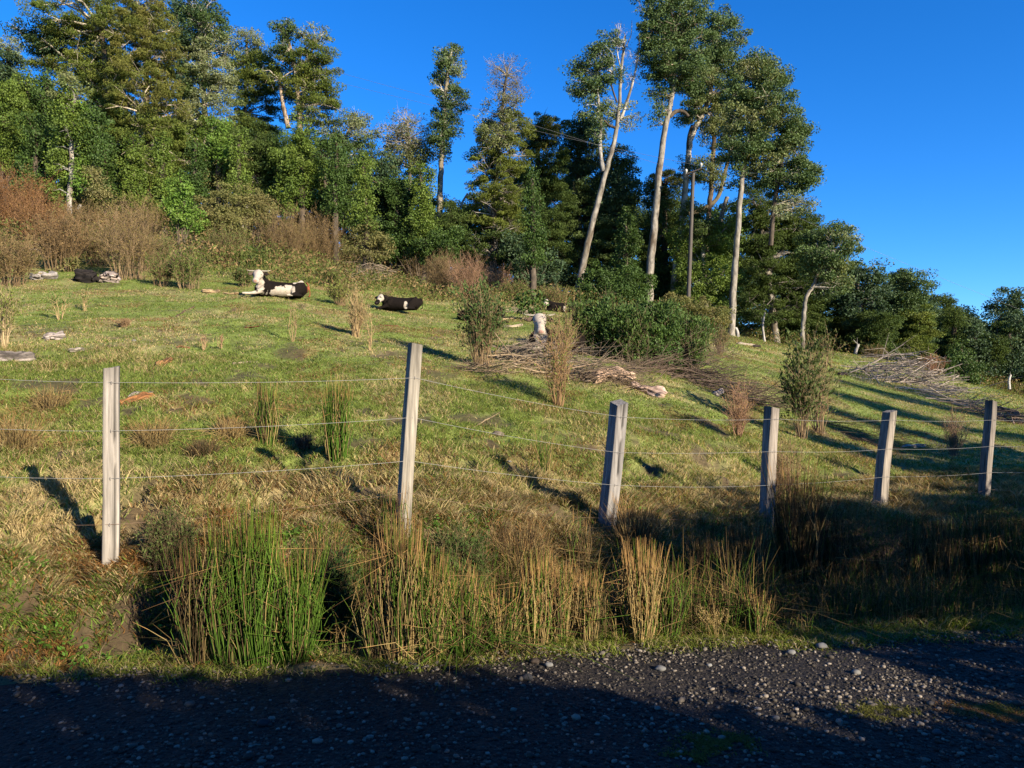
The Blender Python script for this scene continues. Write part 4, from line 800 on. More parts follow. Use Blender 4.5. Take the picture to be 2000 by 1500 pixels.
# brown scrub along the top of the pasture
TW = [
 (25, 470, 325, 62, RED, 130, 5200, (.26, .11, .045), 'rust red bushy shrub at the left edge below the forest'),
 (75, 500, 375, 55, RED, 110, 3600, (.27, .13, .055), 'rust red shrub right of the edge one'),
 (20, 560, 455, 50, BRN, 90, 2000, (.24, .15, .07), 'brown twiggy shrub low at the left edge'),
 (120, 530, 415, 55, BRN, 100, 3000, (.25, .14, .07), 'brown shrub above the grey weathered log'),
 (250, 545, 385, 60, STR, 120, 2200, (.24, .16, .06), 'large straw brown shrub right of the sawn stump'),
 (195, 520, 425, 45, BRN, 80, 1500, (.22, .15, .06), 'brown shrub over the sawn stump'),
 (315, 560, 490, 34, BRN, 46, 700, LG, 'small brown shrub on the pasture rim'),
 (370, 565, 485, 36, STR, 50, 1400, LG, 'yellow green twiggy shrub left of the resting horned cow'),
 (560, 520, 405, 52, BRN, 120, 3200, (.25, .16, .07), 'big brown shrub behind the horned cow, left of two'),
 (625, 525, 415, 46, BRN, 110, 2800, (.27, .16, .075), 'big brown shrub behind the horned cow, right of two'),
 (690, 530, 455, 40, STR, 60, 1800, (.16, .17, .05), 'yellow green shrub above the pale brush heap'),
 (775, 545, 490, 34, BRN, 70, 1200, (.24, .17, .07), 'low brown shrub behind the resting calf'),
 (820, 560, 488, 36, BRN, 90, 1400, (.2, .14, .06), 'brown shrub in the dense thicket, leftmost of its row'),
 (865, 575, 490, 38, BRN, 100, 1500, (.2, .13, .06), 'brown shrub in the dense thicket with dark foot'),
 (912, 585, 492, 38, (.22, .13, .08), 100, 1300, (.2, .12, .07), 'pinkish brown shrub in the thicket'),
 (965, 580, 510, 36, (.22, .13, .08), 80, 1000, (.2, .12, .07), 'pinkish brown shrub at the right end of the thicket'),
 (1010, 590, 545, 34, BRN, 60, 1200, LG, 'low yellowish shrub left of the forked tree foot'),
 (1085, 596, 555, 26, BRN, 50, 500, LG, 'small brown shrub against the forked tree foot'),
 (1710, 700, 672, 26, BRN, 40, 600, (.2, .14, .06), 'small russet shrub below the right row'),
 (1820, 730, 690, 26, (.24, .12, .08), 50, 500, (.22, .12, .06), 'reddish shrub right of the pale branch heap'),
 (1900, 745, 712, 22, BRN, 40, 600, LG, 'small dull shrub at the foot of the right row'),
 (1935, 748, 715, 20, BRN, 36, 300, LG, 'small brown shrub beside the white stump')]
TW += [
 (150, 470, 395, 44, BRN, 90, 2400, (.20, .13, .06), 'brown shrub around the foot of the ivy clad trunk'),
 (215, 470, 410, 44, RED, 90, 2200, (.22, .13, .06), 'russet shrub below the shaded tree'),
 (285, 475, 400, 36, BRN, 70, 2000, (.20, .13, .06), 'russet shrub left of the bright conical bush'),
 (300, 530, 450, 36, STR, 60, 1600, (.15, .15, .05), 'mixed green and straw shrub right of the large straw brown one'),
 (440, 520, 440, 40, BRN, 70, 2200, (.14, .15, .045), 'dull green brown shrub above the tan fallen logs'),
 (520, 470, 400, 38, STR, 70, 2200, (.19, .16, .06), 'pale straw shrub under the dull green trees'),
 (60, 430, 345, 50, RED, 90, 3200, (.24, .11, .05), 'rust red shrub top right behind the edge one'),
 (740, 530, 480, 34, BRN, 60, 1500, (.17, .15, .06), 'brown green shrub left of the low one behind the calf'),
 (480, 560, 520, 24, BRN, 30, 900, (.12, .14, .04), 'small green brown shrub touching the horned cow head'),
 (645, 560, 520, 30, STR, 44, 1300, (.15, .15, .05), 'small yellowish shrub behind the rump of the horned cow')]
for px, py, tp, w, c, n, ln, lc, lb in TW: twigbush(lb, px, py, tp, w*1.05, c, int(n*.8), np.array(lc)*[.60, .72, .64], int(ln*2.0), r0=.007, leafsz=.06, fine=8, lowleaf=.05, base_w=.5, spread=.9)
# pasture shrubs
twigbush('broom shaped shrub with leafy dark upper stems and straw foot', 942, 718, 548, 40, STR, 60, (.06, .10, .028), 9000, r0=.007, leafsz=.058, base_w=.38, lowleaf=.75, fine=4)
twigbush('red brown slim twig shrub in front of the brush heap', 1090, 795, 605, 26, (.20, .125, .06), 26, LG, 500, r0=.007, leafsz=.045, base_w=.3, spread=1.1)
twigbush('wide red brown twigs in front of the evergreen thicket', 1100, 700, 590, 26, (.19, .13, .07), 26, LG, 700, r0=.007, leafsz=.045, d=15.2)
twigbush('tall leafy sapling shrub behind the shaded post', 1566, 858, 668, 46, (.17, .12, .07), 30, (.07, .10, .03), 5200, r0=.007, leafsz=.06, base_w=.22, lowleaf=.6, fine=3)
twigbush('second stem cluster of leafy twigs rising beside the sapling shrub', 1600, 850, 640, 30, (.18, .125, .07), 20, (.09, .11, .035), 2400, r0=.008, leafsz=.045, base_w=.3, lowleaf=.6, fine=3)
twigbush('reddish bare twig bush left of the shaded post', 1440, 855, 745, 34, (.19, .115, .07), 44, (.25, .15, .06), 300, r0=.006, leafsz=.035)
twigbush('small bare twig bush near the rightmost post', 1864, 892, 800, 26, (.18, .12, .075), 34, (.25, .15, .06), 120, r0=.006, leafsz=.035)
twigbush('thin brown shrub casting a shadow on the open pasture', 695, 660, 568, 18, (.28, .20, .10), 46, (.16, .15, .06), 700, r0=.007, leafsz=.045, base_w=.4)
twigbush('wispy bare sapling below the horned cow', 572, 668, 585, 8, (.28, .2, .1), 7, LG, 120, r0=.006, leafsz=.04, fine=2)
twigbush('thin sapling right of the thin brown shrub', 723, 685, 600, 10, (.28, .2, .1), 6, LG, 60, r0=.007, leafsz=.04, fine=2)
twigbush('small green shrub right of the horned cow', 665, 598, 548, 30, BRN, 40, LG, 1500, r0=.007, leafsz=.06)
twigbush('tuft of twigs hiding the calf middle', 755, 606, 560, 13, STR, 26, LG, 400, r0=.007, leafsz=.05)
twigbush('dull green twig shrub left of the pale trunk foot', 1405, 692, 628, 20, BRN, 34, (.09, .11, .04), 900, r0=.007, leafsz=.05)
twigbush('green sapling at the left edge of the pasture', 8, 680, 545, 22, (.26, .2, .11), 18, LG, 1100, r0=.008, leafsz=.05, lowleaf=.7)
twigbush('forked sapling with dark leaf tips on the left slope', 118, 625, 560, 16, (.28, .2, .1), 7, LD, 330, r0=.007, leafsz=.05, lowleaf=.8, fine=2)
twigbush('small leafy sapling right of the forked one', 165, 608, 555, 12, (.28, .2, .1), 6, LD, 200, r0=.006, leafsz=.05, lowleaf=.8, fine=2)
twigbush('two stalked dead weed on the short grass', 432, 682, 650, 9, (.3, .2, .11), 7, RED, 60, r0=.006, leafsz=.03, fine=2)
twigbush('single stalked dead weed on the short grass', 398, 685, 654, 5, (.3, .2, .11), 5, RED, 40, r0=.006, leafsz=.03, fine=2)
twigbush('brown stubby tussock of twigs on the left slope', 242, 640, 620, 18, (.2, .13, .07), 50, RED, 100, r0=.006, leafsz=.03)
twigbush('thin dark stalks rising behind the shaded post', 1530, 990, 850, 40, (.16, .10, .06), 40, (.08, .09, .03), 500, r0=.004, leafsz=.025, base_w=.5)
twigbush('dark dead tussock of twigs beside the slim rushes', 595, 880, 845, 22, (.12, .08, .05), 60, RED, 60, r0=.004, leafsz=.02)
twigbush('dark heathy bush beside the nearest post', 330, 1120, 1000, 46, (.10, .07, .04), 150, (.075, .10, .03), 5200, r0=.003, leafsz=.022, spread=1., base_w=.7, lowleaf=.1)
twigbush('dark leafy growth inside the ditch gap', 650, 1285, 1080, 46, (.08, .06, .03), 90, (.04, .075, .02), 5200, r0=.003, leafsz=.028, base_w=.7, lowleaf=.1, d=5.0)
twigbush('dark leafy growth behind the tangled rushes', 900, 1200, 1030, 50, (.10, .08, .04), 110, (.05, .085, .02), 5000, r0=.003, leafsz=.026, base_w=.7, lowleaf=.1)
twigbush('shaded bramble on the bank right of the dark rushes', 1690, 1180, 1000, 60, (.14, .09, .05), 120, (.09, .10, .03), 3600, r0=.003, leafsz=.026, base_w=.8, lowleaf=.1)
# greener bushes
GB = 'green bushes below the forest'
bush('bush', 'bright green conical bush among brown scrub', (355, 450), [(355, 375, 20, 24), (350, 405, 28, 26), (362, 430, 28, 24)], 'bright', 29, GB)
bush('bush', 'dark low bush above the horned cow', (470, 520), [(455, 500, 34, 18), (490, 505, 30, 16)], 'ivydark', None, GB)
bush('bush', 'olive scrub bush right of the bright conical one', (430, 470), [(420, 410, 34, 40), (450, 440, 40, 36), (410, 450, 30, 26)], 'scrub', 31, GB)
bush('bush', 'straw coloured scrub bush below the dull green trees', (500, 430), [(480, 390, 34, 26), (510, 410, 30, 28)], 'scrub', 32, GB)
bush('bush', 'scrub bush under the golden olive tree', (290, 440), [(265, 400, 36, 30), (305, 415, 34, 26)], 'olive', 32, GB)
bush('bush', 'leafy bush behind the ivy clad trunk', (185, 430), [(175, 395, 30, 30), (215, 405, 30, 26)], 'scrub', 33, GB)
bush('bush', 'green bush left of the sawn stump', (130, 550), [(128, 530, 16, 18), (138, 512, 12, 16)], 'scrub', 23, GB)
bush('bush', 'yellow green bush above the pale brush heap', (715, 500), [(700, 475, 30, 26), (735, 485, 28, 22), (720, 455, 22, 18)], 'scrub', 33, GB)
bush('bush', 'dark green bush between the brown thicket and the forest', (820, 500), [(780, 480, 36, 30), (830, 480, 40, 34), (870, 480, 36, 34)], 'ivydark', 36, GB)
bush('bush', 'dark rounded bush left of the forked tree trunk', (1035, 560), [(1030, 520, 34, 34), (1010, 490, 30, 30), (1065, 530, 34, 34)], 'teal', 37, GB)
bush('bush', 'small dark green bush above the white faced cow', (1033, 608), [(1033, 592, 22, 18)], 'ivydark', 23, GB)
bush('bush', 'low bush at the foot of the tree trunks behind the pole', (1370, 650), [(1350, 610, 34, 28), (1390, 620, 34, 26), (1320, 600, 26, 30)], 'scrub', 34, GB)
bush('bush', 'dark bush under the shaded tree between pale trunks', (1190, 590), [(1165, 560, 34, 34), (1210, 565, 36, 36), (1245, 560, 30, 34)], 'ivydark', 36, GB)
bush('bush', 'green bush below the small pointed tree at the right', (1880, 745), [(1868, 722, 24, 22), (1895, 728, 20, 18)], 'ivydark', 35, GB)
bush('bush', 'low yellow green bush on the right forest foot', (1790, 718), [(1790, 690, 26, 24)], 'yellowol', 38, GB)
bush('bush', 'low dark bush under the wide tree of the right row', (1740, 712), [(1730, 690, 26, 20), (1750, 695, 20, 18)], 'olivedark', 38, GB)
EG = 'evergreen thicket beside the utility pole'
for px, tp, w, dd_, lb in ((1140, 608, 26, 16.3, 'upright leafy sprigs at the left end of the evergreen thicket'), (1185, 591, 28, 16.6, 'tall leafy sprigs left of the long pale trunk in the thicket'), (1235, 606, 30, 15.9, 'leafy sprigs in the middle front of the evergreen thicket'), (1300, 588, 30, 16.6, 'tallest leafy sprigs of the thicket before the pole'), (1355, 616, 28, 16.4, 'leafy sprigs right of the pole foot in the thicket')):
    twigbush(lb, px, 720, tp, w, (.13, .10, .06), 34, (.06, .10, .024), 3200, d=dd_, r0=.007, leafsz=.07, fine=4, lowleaf=.2, base_w=.8, group=EG)
bush('evergreen_shrub', 'leftmost yellow green shrub of the evergreen thicket', (1145, 690), [(1135, 620, 24, 26), (1150, 655, 34, 34), (1125, 665, 22, 24)], 'laurel', 16.5, EG, 14)
bush('evergreen_shrub', 'dense middle shrub of the evergreen thicket', (1215, 700), [(1195, 620, 34, 28), (1230, 640, 34, 34), (1200, 670, 40, 34), (1240, 690, 34, 26)], 'laurel', 16.2, EG, 14)
bush('evergreen_shrub', 'tallest shrub of the evergreen thicket in front of the long pale trunk', (1285, 700), [(1270, 608, 30, 26), (1295, 630, 34, 30), (1275, 665, 36, 34), (1300, 695, 34, 26)], 'laurel', 16.4, EG, 14)
bush('evergreen_shrub', 'rightmost shrub of the evergreen thicket at the pole foot', (1345, 705), [(1335, 640, 28, 28), (1360, 660, 30, 30), (1335, 690, 32, 26), (1310, 625, 20, 18)], 'laurel', 16.8, EG, 14)

# undergrowth along the forest foot
def undergrowth():
    n = 230000; px = RNG.uniform(-200, 2200, n); d = RNG.uniform(23, 46, n); x = (px-1000)/FPX*d
    edge = np.interp(px, [-200, 0, 300, 550, 850, 1000, 1100, 1200, 1500, 1750, 2000, 2300], [22, 23, 24, 24.5, 28, 30, 33, 35, 39, 38, 36, 36])
    k = (d > edge+6*(fbm(x*.5, d*.5, 6)-.5)) & (fbm(x*.9, d*.9, 7)+.25*RNG.random(n) > .5); x, d = x[k], d[k]; n = len(x)
    h = (.2+.9*fbm(x*.7, d*.7, 8))*(1+.5*sstep(750, 500, px[k]))
    c = np.stack([x, d, ground(x, d)], 1)+np.stack([RNG.normal(0, .1, n), RNG.normal(0, .1, n), RNG.random(n)*h], 1)
    r = RNG.random(n)[:, None]; pat = (fbm(x*.6, d*.6, 9) > .52)[:, None]
    col = np.where(r < np.where(pat, .55, .2), np.array([.22, .15, .07]), np.array([.10, .12, .03]))*(.5+.9*RNG.random(n))[:, None]
    mb = MB(); leafquads(mb, c, unit(RNG.normal(size=(n, 3))+[0, 0, .5]), .07+.12*RNG.random(n), .3, col*.9)
    tag(mb.build('undergrowth', M['leaf']), kind='stuff')
undergrowth()

# ------------------------------------------------------------------ brush heaps, logs, litter
def heap(label, px0, py0, px1, py1, n, L, col, hmax, r=(.01, .03), d=None, lay=.0, cat='brush pile', name='brush_pile', long_=0, ang=None):
    b0, d0 = foot(px0, py0, d); b1, d1 = foot(px1, py1, d); base = (b0+b1)/2; mb = MB(); wid = np.linalg.norm(b1-b0)*.5
    for i in range(n):
        t = random.random(); c = b0+(b1-b0)*t; prof = math.sin(math.pi*min(.97, max(.03, t)))**.6
        yy = random.gauss(0, .35*min(1.2, wid*.4)); c = c+np.array([random.gauss(0, .1), yy, 0]); c[2] = gz(c[0], c[1])+random.random()**1.3*hmax*prof+.02
        l = L*random.uniform(.4, 1.2); a = (random.gauss(ang[0], ang[1]) if ang else random.random()*6.28); el = random.gauss(lay, .22)
        dv = np.array([math.cos(a)*math.cos(el), math.sin(a)*math.cos(el), math.sin(el)])*l/2
        p = [c-dv, c+RNG.normal(0, .05*l, 3), c+dv]
        for q in p: q[2] = max(q[2], gz(q[0], q[1])+.01)
        rr = random.uniform(*r)*(.4+.6*random.random()); ln = smoothline(p, 3); cc = np.array(col)*random.uniform(.35, .85)
        tube(mb, ln, np.linspace(rr, rr*.35, len(ln)), cc, 5, .15, cap=True)
        for s in range(2):
            q = ln[random.randint(2, len(ln)-1)]; e = q+dv*random.uniform(.2, .5)+RNG.normal(0, .16*l, 3); e[2] = max(e[2], gz(e[0], e[1])+.01); segs(mb, [q], [e], rr*.4, rr*.12, cc, 4)
    return tag(mb.build(name, M['log'], smooth=True), label, cat)
BPG = (.34, .27, .18)
heap('heap of cut grey straight branches at the evergreen thicket foot', 985, 700, 1150, 740, 230, 1.1, (.34, .27, .20), .50, (.004, .015), ang=(.0, .9), lay=.12)
heap('pale long sticks laid out left of the red brown twig shrub', 960, 718, 1110, 742, 34, 1.6, (.45, .34, .21), .12, (.006, .015), ang=(-.1, .5))
heap('thin dead sticks on the turf beside the broom shaped shrub', 900, 722, 990, 735, 40, .9, (.27, .2, .13), .10, (.005, .010))
heap('brown branch heap between the pink logs', 1130, 745, 1240, 760, 150, 1.1, (.26, .19, .13), .42, (.004, .012), ang=(0, .8))
heap('fan of dark bare branches sweeping right from the thicket', 1250, 735, 1390, 715, 150, 1.5, (.17, .12, .085), .6, (.005, .013), lay=.3, ang=(.25, .35))
heap('dark fallen branches lying downhill behind the shaded post', 1340, 735, 1500, 800, 190, 1.6, (.20, .145, .105), .42, (.005, .016), ang=(-.5, .35))
heap('thin dark branches trailing right of the leafy sapling', 1600, 820, 1740, 880, 50, 1.3, (.13, .09, .06), .08, (.004, .009), ang=(-.5, .3))
heap('heap of bleached tangled branches on the right slope', 1690, 738, 1840, 758, 170, 1.9, (.42, .35, .29), 1.05, (.012, .034), lay=.12)
heap('bleached branches trailing down from the tangled heap', 1800, 760, 1900, 800, 34, 2.2, (.44, .36, .28), .2, (.012, .03), ang=(-.6, .3))
heap('grey brush heap on the upper left below the bright bush', 300, 500, 425, 492, 130, 1.6, (.26, .20, .15), .6, (.008, .018))
heap('pale tangled dead brush above the calf', 680, 552, 790, 548, 120, 1.6, (.40, .32, .24), .7, (.008, .02))
heap('scattered sticks above the grey weathered log', 60, 500, 130, 505, 40, 1.5, (.36, .28, .2), .3, (.01, .02))
heap('low heap of weathered sticks just behind the white faced cow', 1000, 612, 1060, 618, 40, 1.2, (.42, .34, .24), .15, (.01, .025))
heap('litter of broken branches near the right edge', 1900, 800, 1990, 830, 50, 1.6, (.30, .21, .15), .12, (.01, .025))
def log(label, a, b, r, col, d=None, name='log', cat='log', tilt=0, rough=.35, k=14):
    col = tuple(np.array(col)*(.8 if 'pink' in label else .5))
    """a, b pixel ends, r radius in pixels"""
    p0, d0 = foot(*a, d); p1, d1 = foot(*b, d); rr = r/FPX*(d0+d1)/2; n = 22; k = 26; tt = np.linspace(0, 1, n); ln = p0+(p1-p0)*tt[:, None]
    ln[:, 2] = np.maximum(ln[:, 2], ground(ln[:, 0], ln[:, 1]))+rr*.36; ln += np.stack([fbm(tt*3+a[0], tt*0, 3+q)-.5 for q in range(3)], 1)*rr*.9; mb = MB()
    ang = np.arange(k)[None]*np.ones((n, 1)); T = tt[:, None]*np.ones((1, k)); sd_ = a[0]*.37+a[1]
    g1 = fbm(ang*.9+sd_, T*2.2, 31, 3); g2 = fbm(ang*.28+sd_, T*3+5, 32, 2); hump = (.72+.9*(g2-.5)*(1+rough)+.75*(g1-.5))
    endw = np.minimum(1, np.minimum(tt, 1-tt)*9+.35)[:, None]; rad = rr*1.25*hump*(.5+.5*endw)
    tg = unit(np.gradient(ln, axis=0)); w_ = unit(np.cross(tg, [0, 0, 1.])); u_ = np.cross(w_, tg); th = ang*2*math.pi/k
    v = ln[:, None]+w_[:, None]*(np.cos(th)*rad)[..., None]+u_[:, None]*(np.sin(th)*rad*.85)[..., None]+tg[:, None]*((1-endw)*rr*1.2*(fbm(ang*.8+sd_, T*0, 35, 2)-.5)*np.where(tt > .5, 1, -1)[:, None])[..., None]
    cc = np.array(col)*(.45+1.1*sstep(.35, .65, g1))[..., None]; cc = cc*(1-.35*sstep(.5, .7, fbm(ang*.4, T*4+sd_, 37, 2)))[..., None]
    mb.add(v.reshape(-1, 3), [[i*k+j, i*k+(j+1) % k, (i+1)*k+(j+1) % k, (i+1)*k+j] for i in range(n-1) for j in range(k)], cc.reshape(-1, 3))
    for e, c_ in ((0, ln[0]), (n-1, ln[-1])): mb.add(np.concatenate([v[e], c_[None]]), [[j, (j+1) % k, k] for j in range(k)], np.array(col)*1.05)
    return tag(mb.build(name, M['log'], smooth=False), label, cat)
GW = (.34, .29, .25)
log('grey furrowed log cut off by the left edge', (-30, 706), (72, 704), 15, GW)
log('pale grey broken stump chunk above the furrowed log', (86, 668), (124, 664), 9, (.42, .36, .32))
log('small sawn grey log lying on bright grass', (137, 690), (164, 688), 6, (.36, .31, .24))
log('orange cut log chunk on the green slope', (312, 718), (332, 706), 7, (.42, .22, .09))
log('split orange heartwood log behind the nearest post', (236, 792), (298, 775), 9, (.42, .19, .07))
log('grey splintered slab on top of the split orange log', (250, 780), (300, 770), 5, (.34, .29, .24), rough=.5)
log('weathered grey log under the brown shrubs', (60, 548), (112, 545), 11, (.42, .38, .34))
log('sawn pale log end facing the pasture', (205, 552), (228, 552), 15, (.46, .38, .33))
log('black hollow stump beside the sawn pale log', (150, 550), (190, 552), 15, (.025, .02, .018))
log('tan fallen log left of the horned cow', (395, 572), (430, 572), 5, (.46, .33, .18))
log('short tan log end nearest the horned cow head', (438, 575), (466, 576), 4, (.48, .34, .18))
log('flat white splinter of wood on the grass', (455, 711), (505, 708), 2.2, (.55, .45, .32))
log('white plank lying by the foot of the leaning post', (708, 946), (768, 949), 3, (.5, .42, .3))
log('bleached root lying right of the two tone post', (1762, 875), (1806, 871), 4.5, (.55, .5, .42))
log('thick peeled pink log on the left of two', (1165, 750), (1232, 742), 15, (.52, .36, .25), rough=.45)
log('peeled pink log with torn end sloping right', (1232, 758), (1300, 776), 12, (.50, .36, .28), rough=.45)
log('round sawn log end in the dark branches', (1398, 775), (1412, 768), 7, (.45, .38, .32))
log('long pale log lying on the slope below the straight pale trunk', (1440, 672), (1480, 676), 2.5, (.48, .4, .3))
log('dark lump of root on the upper right slope', (1472, 679), (1482, 679), 4, (.05, .035, .025))
log('dark root lump left of the bleached branch heap', (1636, 733), (1652, 734), 5, (.05, .035, .03))
log('bleached log piece among the far branches above the white faced cow', (985, 640), (1020, 636), 3.5, (.5, .4, .28))
log('tan strip of bark right of the broom shaped shrub', (975, 625), (1060, 622), 2.2, (.45, .33, .2))
log('rusty bark flake left on the middle pasture', (478, 641), (506, 640), 1.8, (.22, .09, .04))
log('rusty bark flake on the pasture below the calf', (742, 637), (778, 638), 1.8, (.24, .10, .05))
log('long rusty bark flake on the slope behind the nearest post', (345, 680), (372, 681), 2, (.30, .15, .07))
log('thin fallen branch above the rusty flakes', (345, 620), (380, 600), 1.6, (.2, .13, .08))
log('curved pale twig on the turf beside the grey post', (925, 835), (978, 805), 1, (.45, .34, .2))
log('dark soil crusted log in the shade near the right edge', (1940, 800), (1990, 812), 6, (.20, .13, .09))

# ------------------------------------------------------------------ utility pole and lines
pd = 36.0; pb, _ = foot(1342, 622, pd); pt = PX(1354, 334, pd)
pole = thing('utility_pole', 'tall dark square utility pole with a short crossarm among the trees', 'utility pole', pb)
mb = MB(); ln = np.array([pb-[0, 0, .3], pt]); tube(mb, np.array([ln[0], (ln[0]+ln[1])/2, ln[1]]), [.115, .10, .085], (.085, .075, .065), 4)
o = mb.build('shaft', M['wood']); under(pole, o)
mb = MB(); ca, cb = PX(1338, 341, pd-.15), PX(1370, 329, pd-.15); tube(mb, [ca, (ca+cb)/2, cb], .035, (.06, .05, .045), 4); o = mb.build('crossarm', M['wood']); under(pole, o)
for q in (ca+[.05, 0, .05], cb+[-.02, 0, .05]):
    mb = MB(); tube(mb, q+np.array([[0, 0, 0], [0, 0, .05], [0, 0, .06], [0, 0, .11], [0, 0, .12], [0, 0, .19], [0, 0, .22]]), [.02, .02, .065, .06, .075, .06, .02], (.42, .42, .40), 12); o = mb.build('insulator', M['ceramic'], smooth=True); under(pole, o)
def line(label, pts, r=.006):
    P = [PX(*p) for p in pts]; ln = smoothline(P, 12); mb = MB(); tube(mb, ln, r, (.12, .12, .13), 4); tag(mb.build('power_line', M['metal'], smooth=True), label, 'power line', 'power lines')
line('upper power line rising left from the pole into the forest', [(1338, 337, pd-.1), (1000, 232, 37), (840, 190, 38), (640, 136, 40)])
line('lower power line rising left from the pole into the forest', [(1370, 325, pd-.1), (1100, 268, 37), (840, 205, 38), (640, 156, 40)])
line('power line running right from the pole over the tree row', [(1368, 327, pd-.1), (1560, 425, 37), (1720, 495, 38), (2080, 640, 40)], .005)

# ------------------------------------------------------------------ cows
def loft(mb, secs, k=20):
    """secs: (centre, up radius, side radius, tangent)"""
    P = np.array([s[0] for s in secs], float); tg = unit(np.gradient(P, axis=0)); V_ = []
    for i, s in enumerate(secs):
        t = tg[i]; side = np.cross(t, [0, 0, 1.]); side = side/np.linalg.norm(side) if np.linalg.norm(side) > .2 else np.array([0, 1., 0]); up = np.cross(side, t)
        a = np.arange(k)*2*math.pi/k; V_.append(P[i]+side*(np.cos(a)*s[2])[:, None]+up*(np.sin(a)*s[1])[:, None])
    v = np.concatenate(V_+[P[:1], P[-1:]]); n = len(secs); mb.add(v, [[i*k+j, i*k+(j+1) % k, (i+1)*k+(j+1) % k, (i+1)*k+j] for i in range(n-1) for j in range(k)], (.5, .5, .5))
    mb.f3.append(np.array([[(j+1) % k, j, n*k] for j in range(k)])+mb.n-len(v)); mb.f3.append(np.array([[(n-1)*k+j, (n-1)*k+(j+1) % k, n*k+1] for j in range(k)])+mb.n-len(v))
def cow(name, label, loc, rotz, head, hdir, colour, scale=1., horns=True, cat='cow', cloven=(1.15, -.35), zs=.8):
    """lying cow facing local -X, near side local -Y. head: poll position; hdir: poll-to-muzzle direction"""
    head = np.array(head, float); hd = unit(np.array(hdir, float)); mb = MB()
    # trunk of the body: rump to brisket
    loft(mb, [((.98, .02, .36), .05, .05), ((.93, .02, .42), .24, .20), ((.78, .02, .43), .33, .32), ((.55, .0, .42), .355, .37), ((.25, -.01, .40), .35, .42), ((-.05, -.01, .40), .36, .42), ((-.35, 0, .42), .38, .36), ((-.6, 0, .44), .36, .29), ((-.78, 0, .45), .27, .20), ((-.86, 0, .45), .10, .08)])
    loft(mb, [((-.62, 0, .80), .04, .05), ((-.45, 0, .825), .06, .06), ((-.1, 0, .78), .05, .05), ((.3, 0, .765), .05, .05), ((.65, 0, .80), .06, .08), ((.88, 0, .74), .05, .06), ((.96, 0, .62), .04, .04)], 8)
    for sy in (-1, 1): loft(mb, [((.50, .20*sy, .70), .02, .02), ((.58, .23*sy, .74), .07, .07), ((.70, .20*sy, .76), .07, .08), ((.80, .12*sy, .74), .03, .03)], 8); loft(mb, [((-.42, .22*sy, .68), .10, .10), ((-.50, .27*sy, .52), .15, .10), ((-.55, .25*sy, .36), .14, .10)], 10)
    for q in mb.v: q[:, 2] = q[:, 2]*zs-.05
    nk = head-hd*.02
    a = np.array([-.45, 0, .50*zs]); m = (a+nk)/2+np.array([-.05, 0, -.04])
    loft(mb, [(a, .34*zs, .24), (a*.5+m*.5, .29*zs, .20), (m, .22, .16), (m*.4+nk*.6, .17, .13), (nk, .13, .12)])
    # head
    HS = 1.22; hs_ = [(-.06, .085, .11), (.0, .12, .145), (.09, .125, .15), (.16, .12, .135), (.24, .10, .10), (.32, .088, .085), (.40, .084, .086), (.47, .088, .10), (.515, .072, .088), (.545, .03, .05)]
    loft(mb, [(head+hd*s*HS+np.array([0, 0, -.02*s]), u*HS, w*HS) for s, u, w in hs_])
    # folded near fore leg and far fore leg stretched ahead
    for sy, out in ((-1, cloven),):
        ex, ey = out
        loft(mb, [((-.50, .20*sy, .34), .15, .12), ((-.66, .25*sy, .20), .11, .09), ((-.80, .27*sy, .13), .075, .07), ((-.90, .26*sy, .10), .07, .065), ((-1.02, ey+.03, .07), .05, .05), ((-ex, ey, .055), .048, .05), ((-ex-.12, ey-.02, .05), .045, .055), ((-ex-.20, ey-.03, .045), .03, .045)], 12)
    loft(mb, [((-.55, .18, .30), .12, .10), ((-.80, .22, .14), .08, .07), ((-.88, .20, .09), .07, .065), ((-.70, .24, .06), .05, .05), ((-.55, .27, .05), .045, .05), ((-.48, .28, .045), .03, .04)], 12)
    # near hind: thigh, hock, shank along the ground
    loft(mb, [((.80, -.18, .46), .22, .12), ((.66, -.30, .34), .24, .14), ((.50, -.38, .24), .19, .13), ((.38, -.43, .16), .12, .10), ((.36, -.46, .10), .08, .08), ((.52, -.50, .075), .06, .06), ((.70, -.50, .06), .05, .055), ((.42, -.53, .055), .05, .055), ((.22, -.54, .05), .045, .05), ((.12, -.54, .045), .03, .04)], 14)
    # tail
    loft(mb, [((.94, .0, .60), .04, .035), ((1.02, -.04, .50), .03, .03), ((1.05, -.10, .32), .025, .025), ((1.04, -.18, .15), .024, .024), ((1.00, -.28, .06), .035, .035), ((.92, -.36, .04), .02, .03)], 8)
    tmp = mb.build('tmp', M['hide']); md = tmp.modifiers.new('r', 'REMESH'); md.mode = 'VOXEL'; md.voxel_size = .022; sm = tmp.modifiers.new('s', 'SMOOTH'); sm.factor = .5; sm.iterations = 5
    dg = bpy.context.evaluated_depsgraph_get(); me = bpy.data.meshes.new_from_object(tmp.evaluated_get(dg)); bpy.data.objects.remove(tmp)
    v = np.empty(len(me.vertices)*3, 'f'); me.vertices.foreach_get('co', v); v = v.reshape(-1, 3).astype(float)
    c = colour(v, head, hd); at = me.attributes.get('col') or me.attributes.new('col', 'FLOAT_COLOR', 'POINT'); at.data.foreach_set('color', np.concatenate([c, np.ones((len(c), 1))], 1).ravel().astype('f'))
    for p in me.polygons: p.use_smooth = True
    me.materials.clear(); me.materials.append(M['hide'])
    root = thing(name, label, cat, loc); root.rotation_euler = (0, 0, rotz); root.scale = (scale,)*3
    body = bpy.data.objects.new('body', me); COL.objects.link(body); body.parent = root
    sd = unit(np.cross(hd, [0, 0, 1.])); upv = np.cross(sd, hd)
    wh, bk = (.72, .64, .54), (.022, .016, .014)
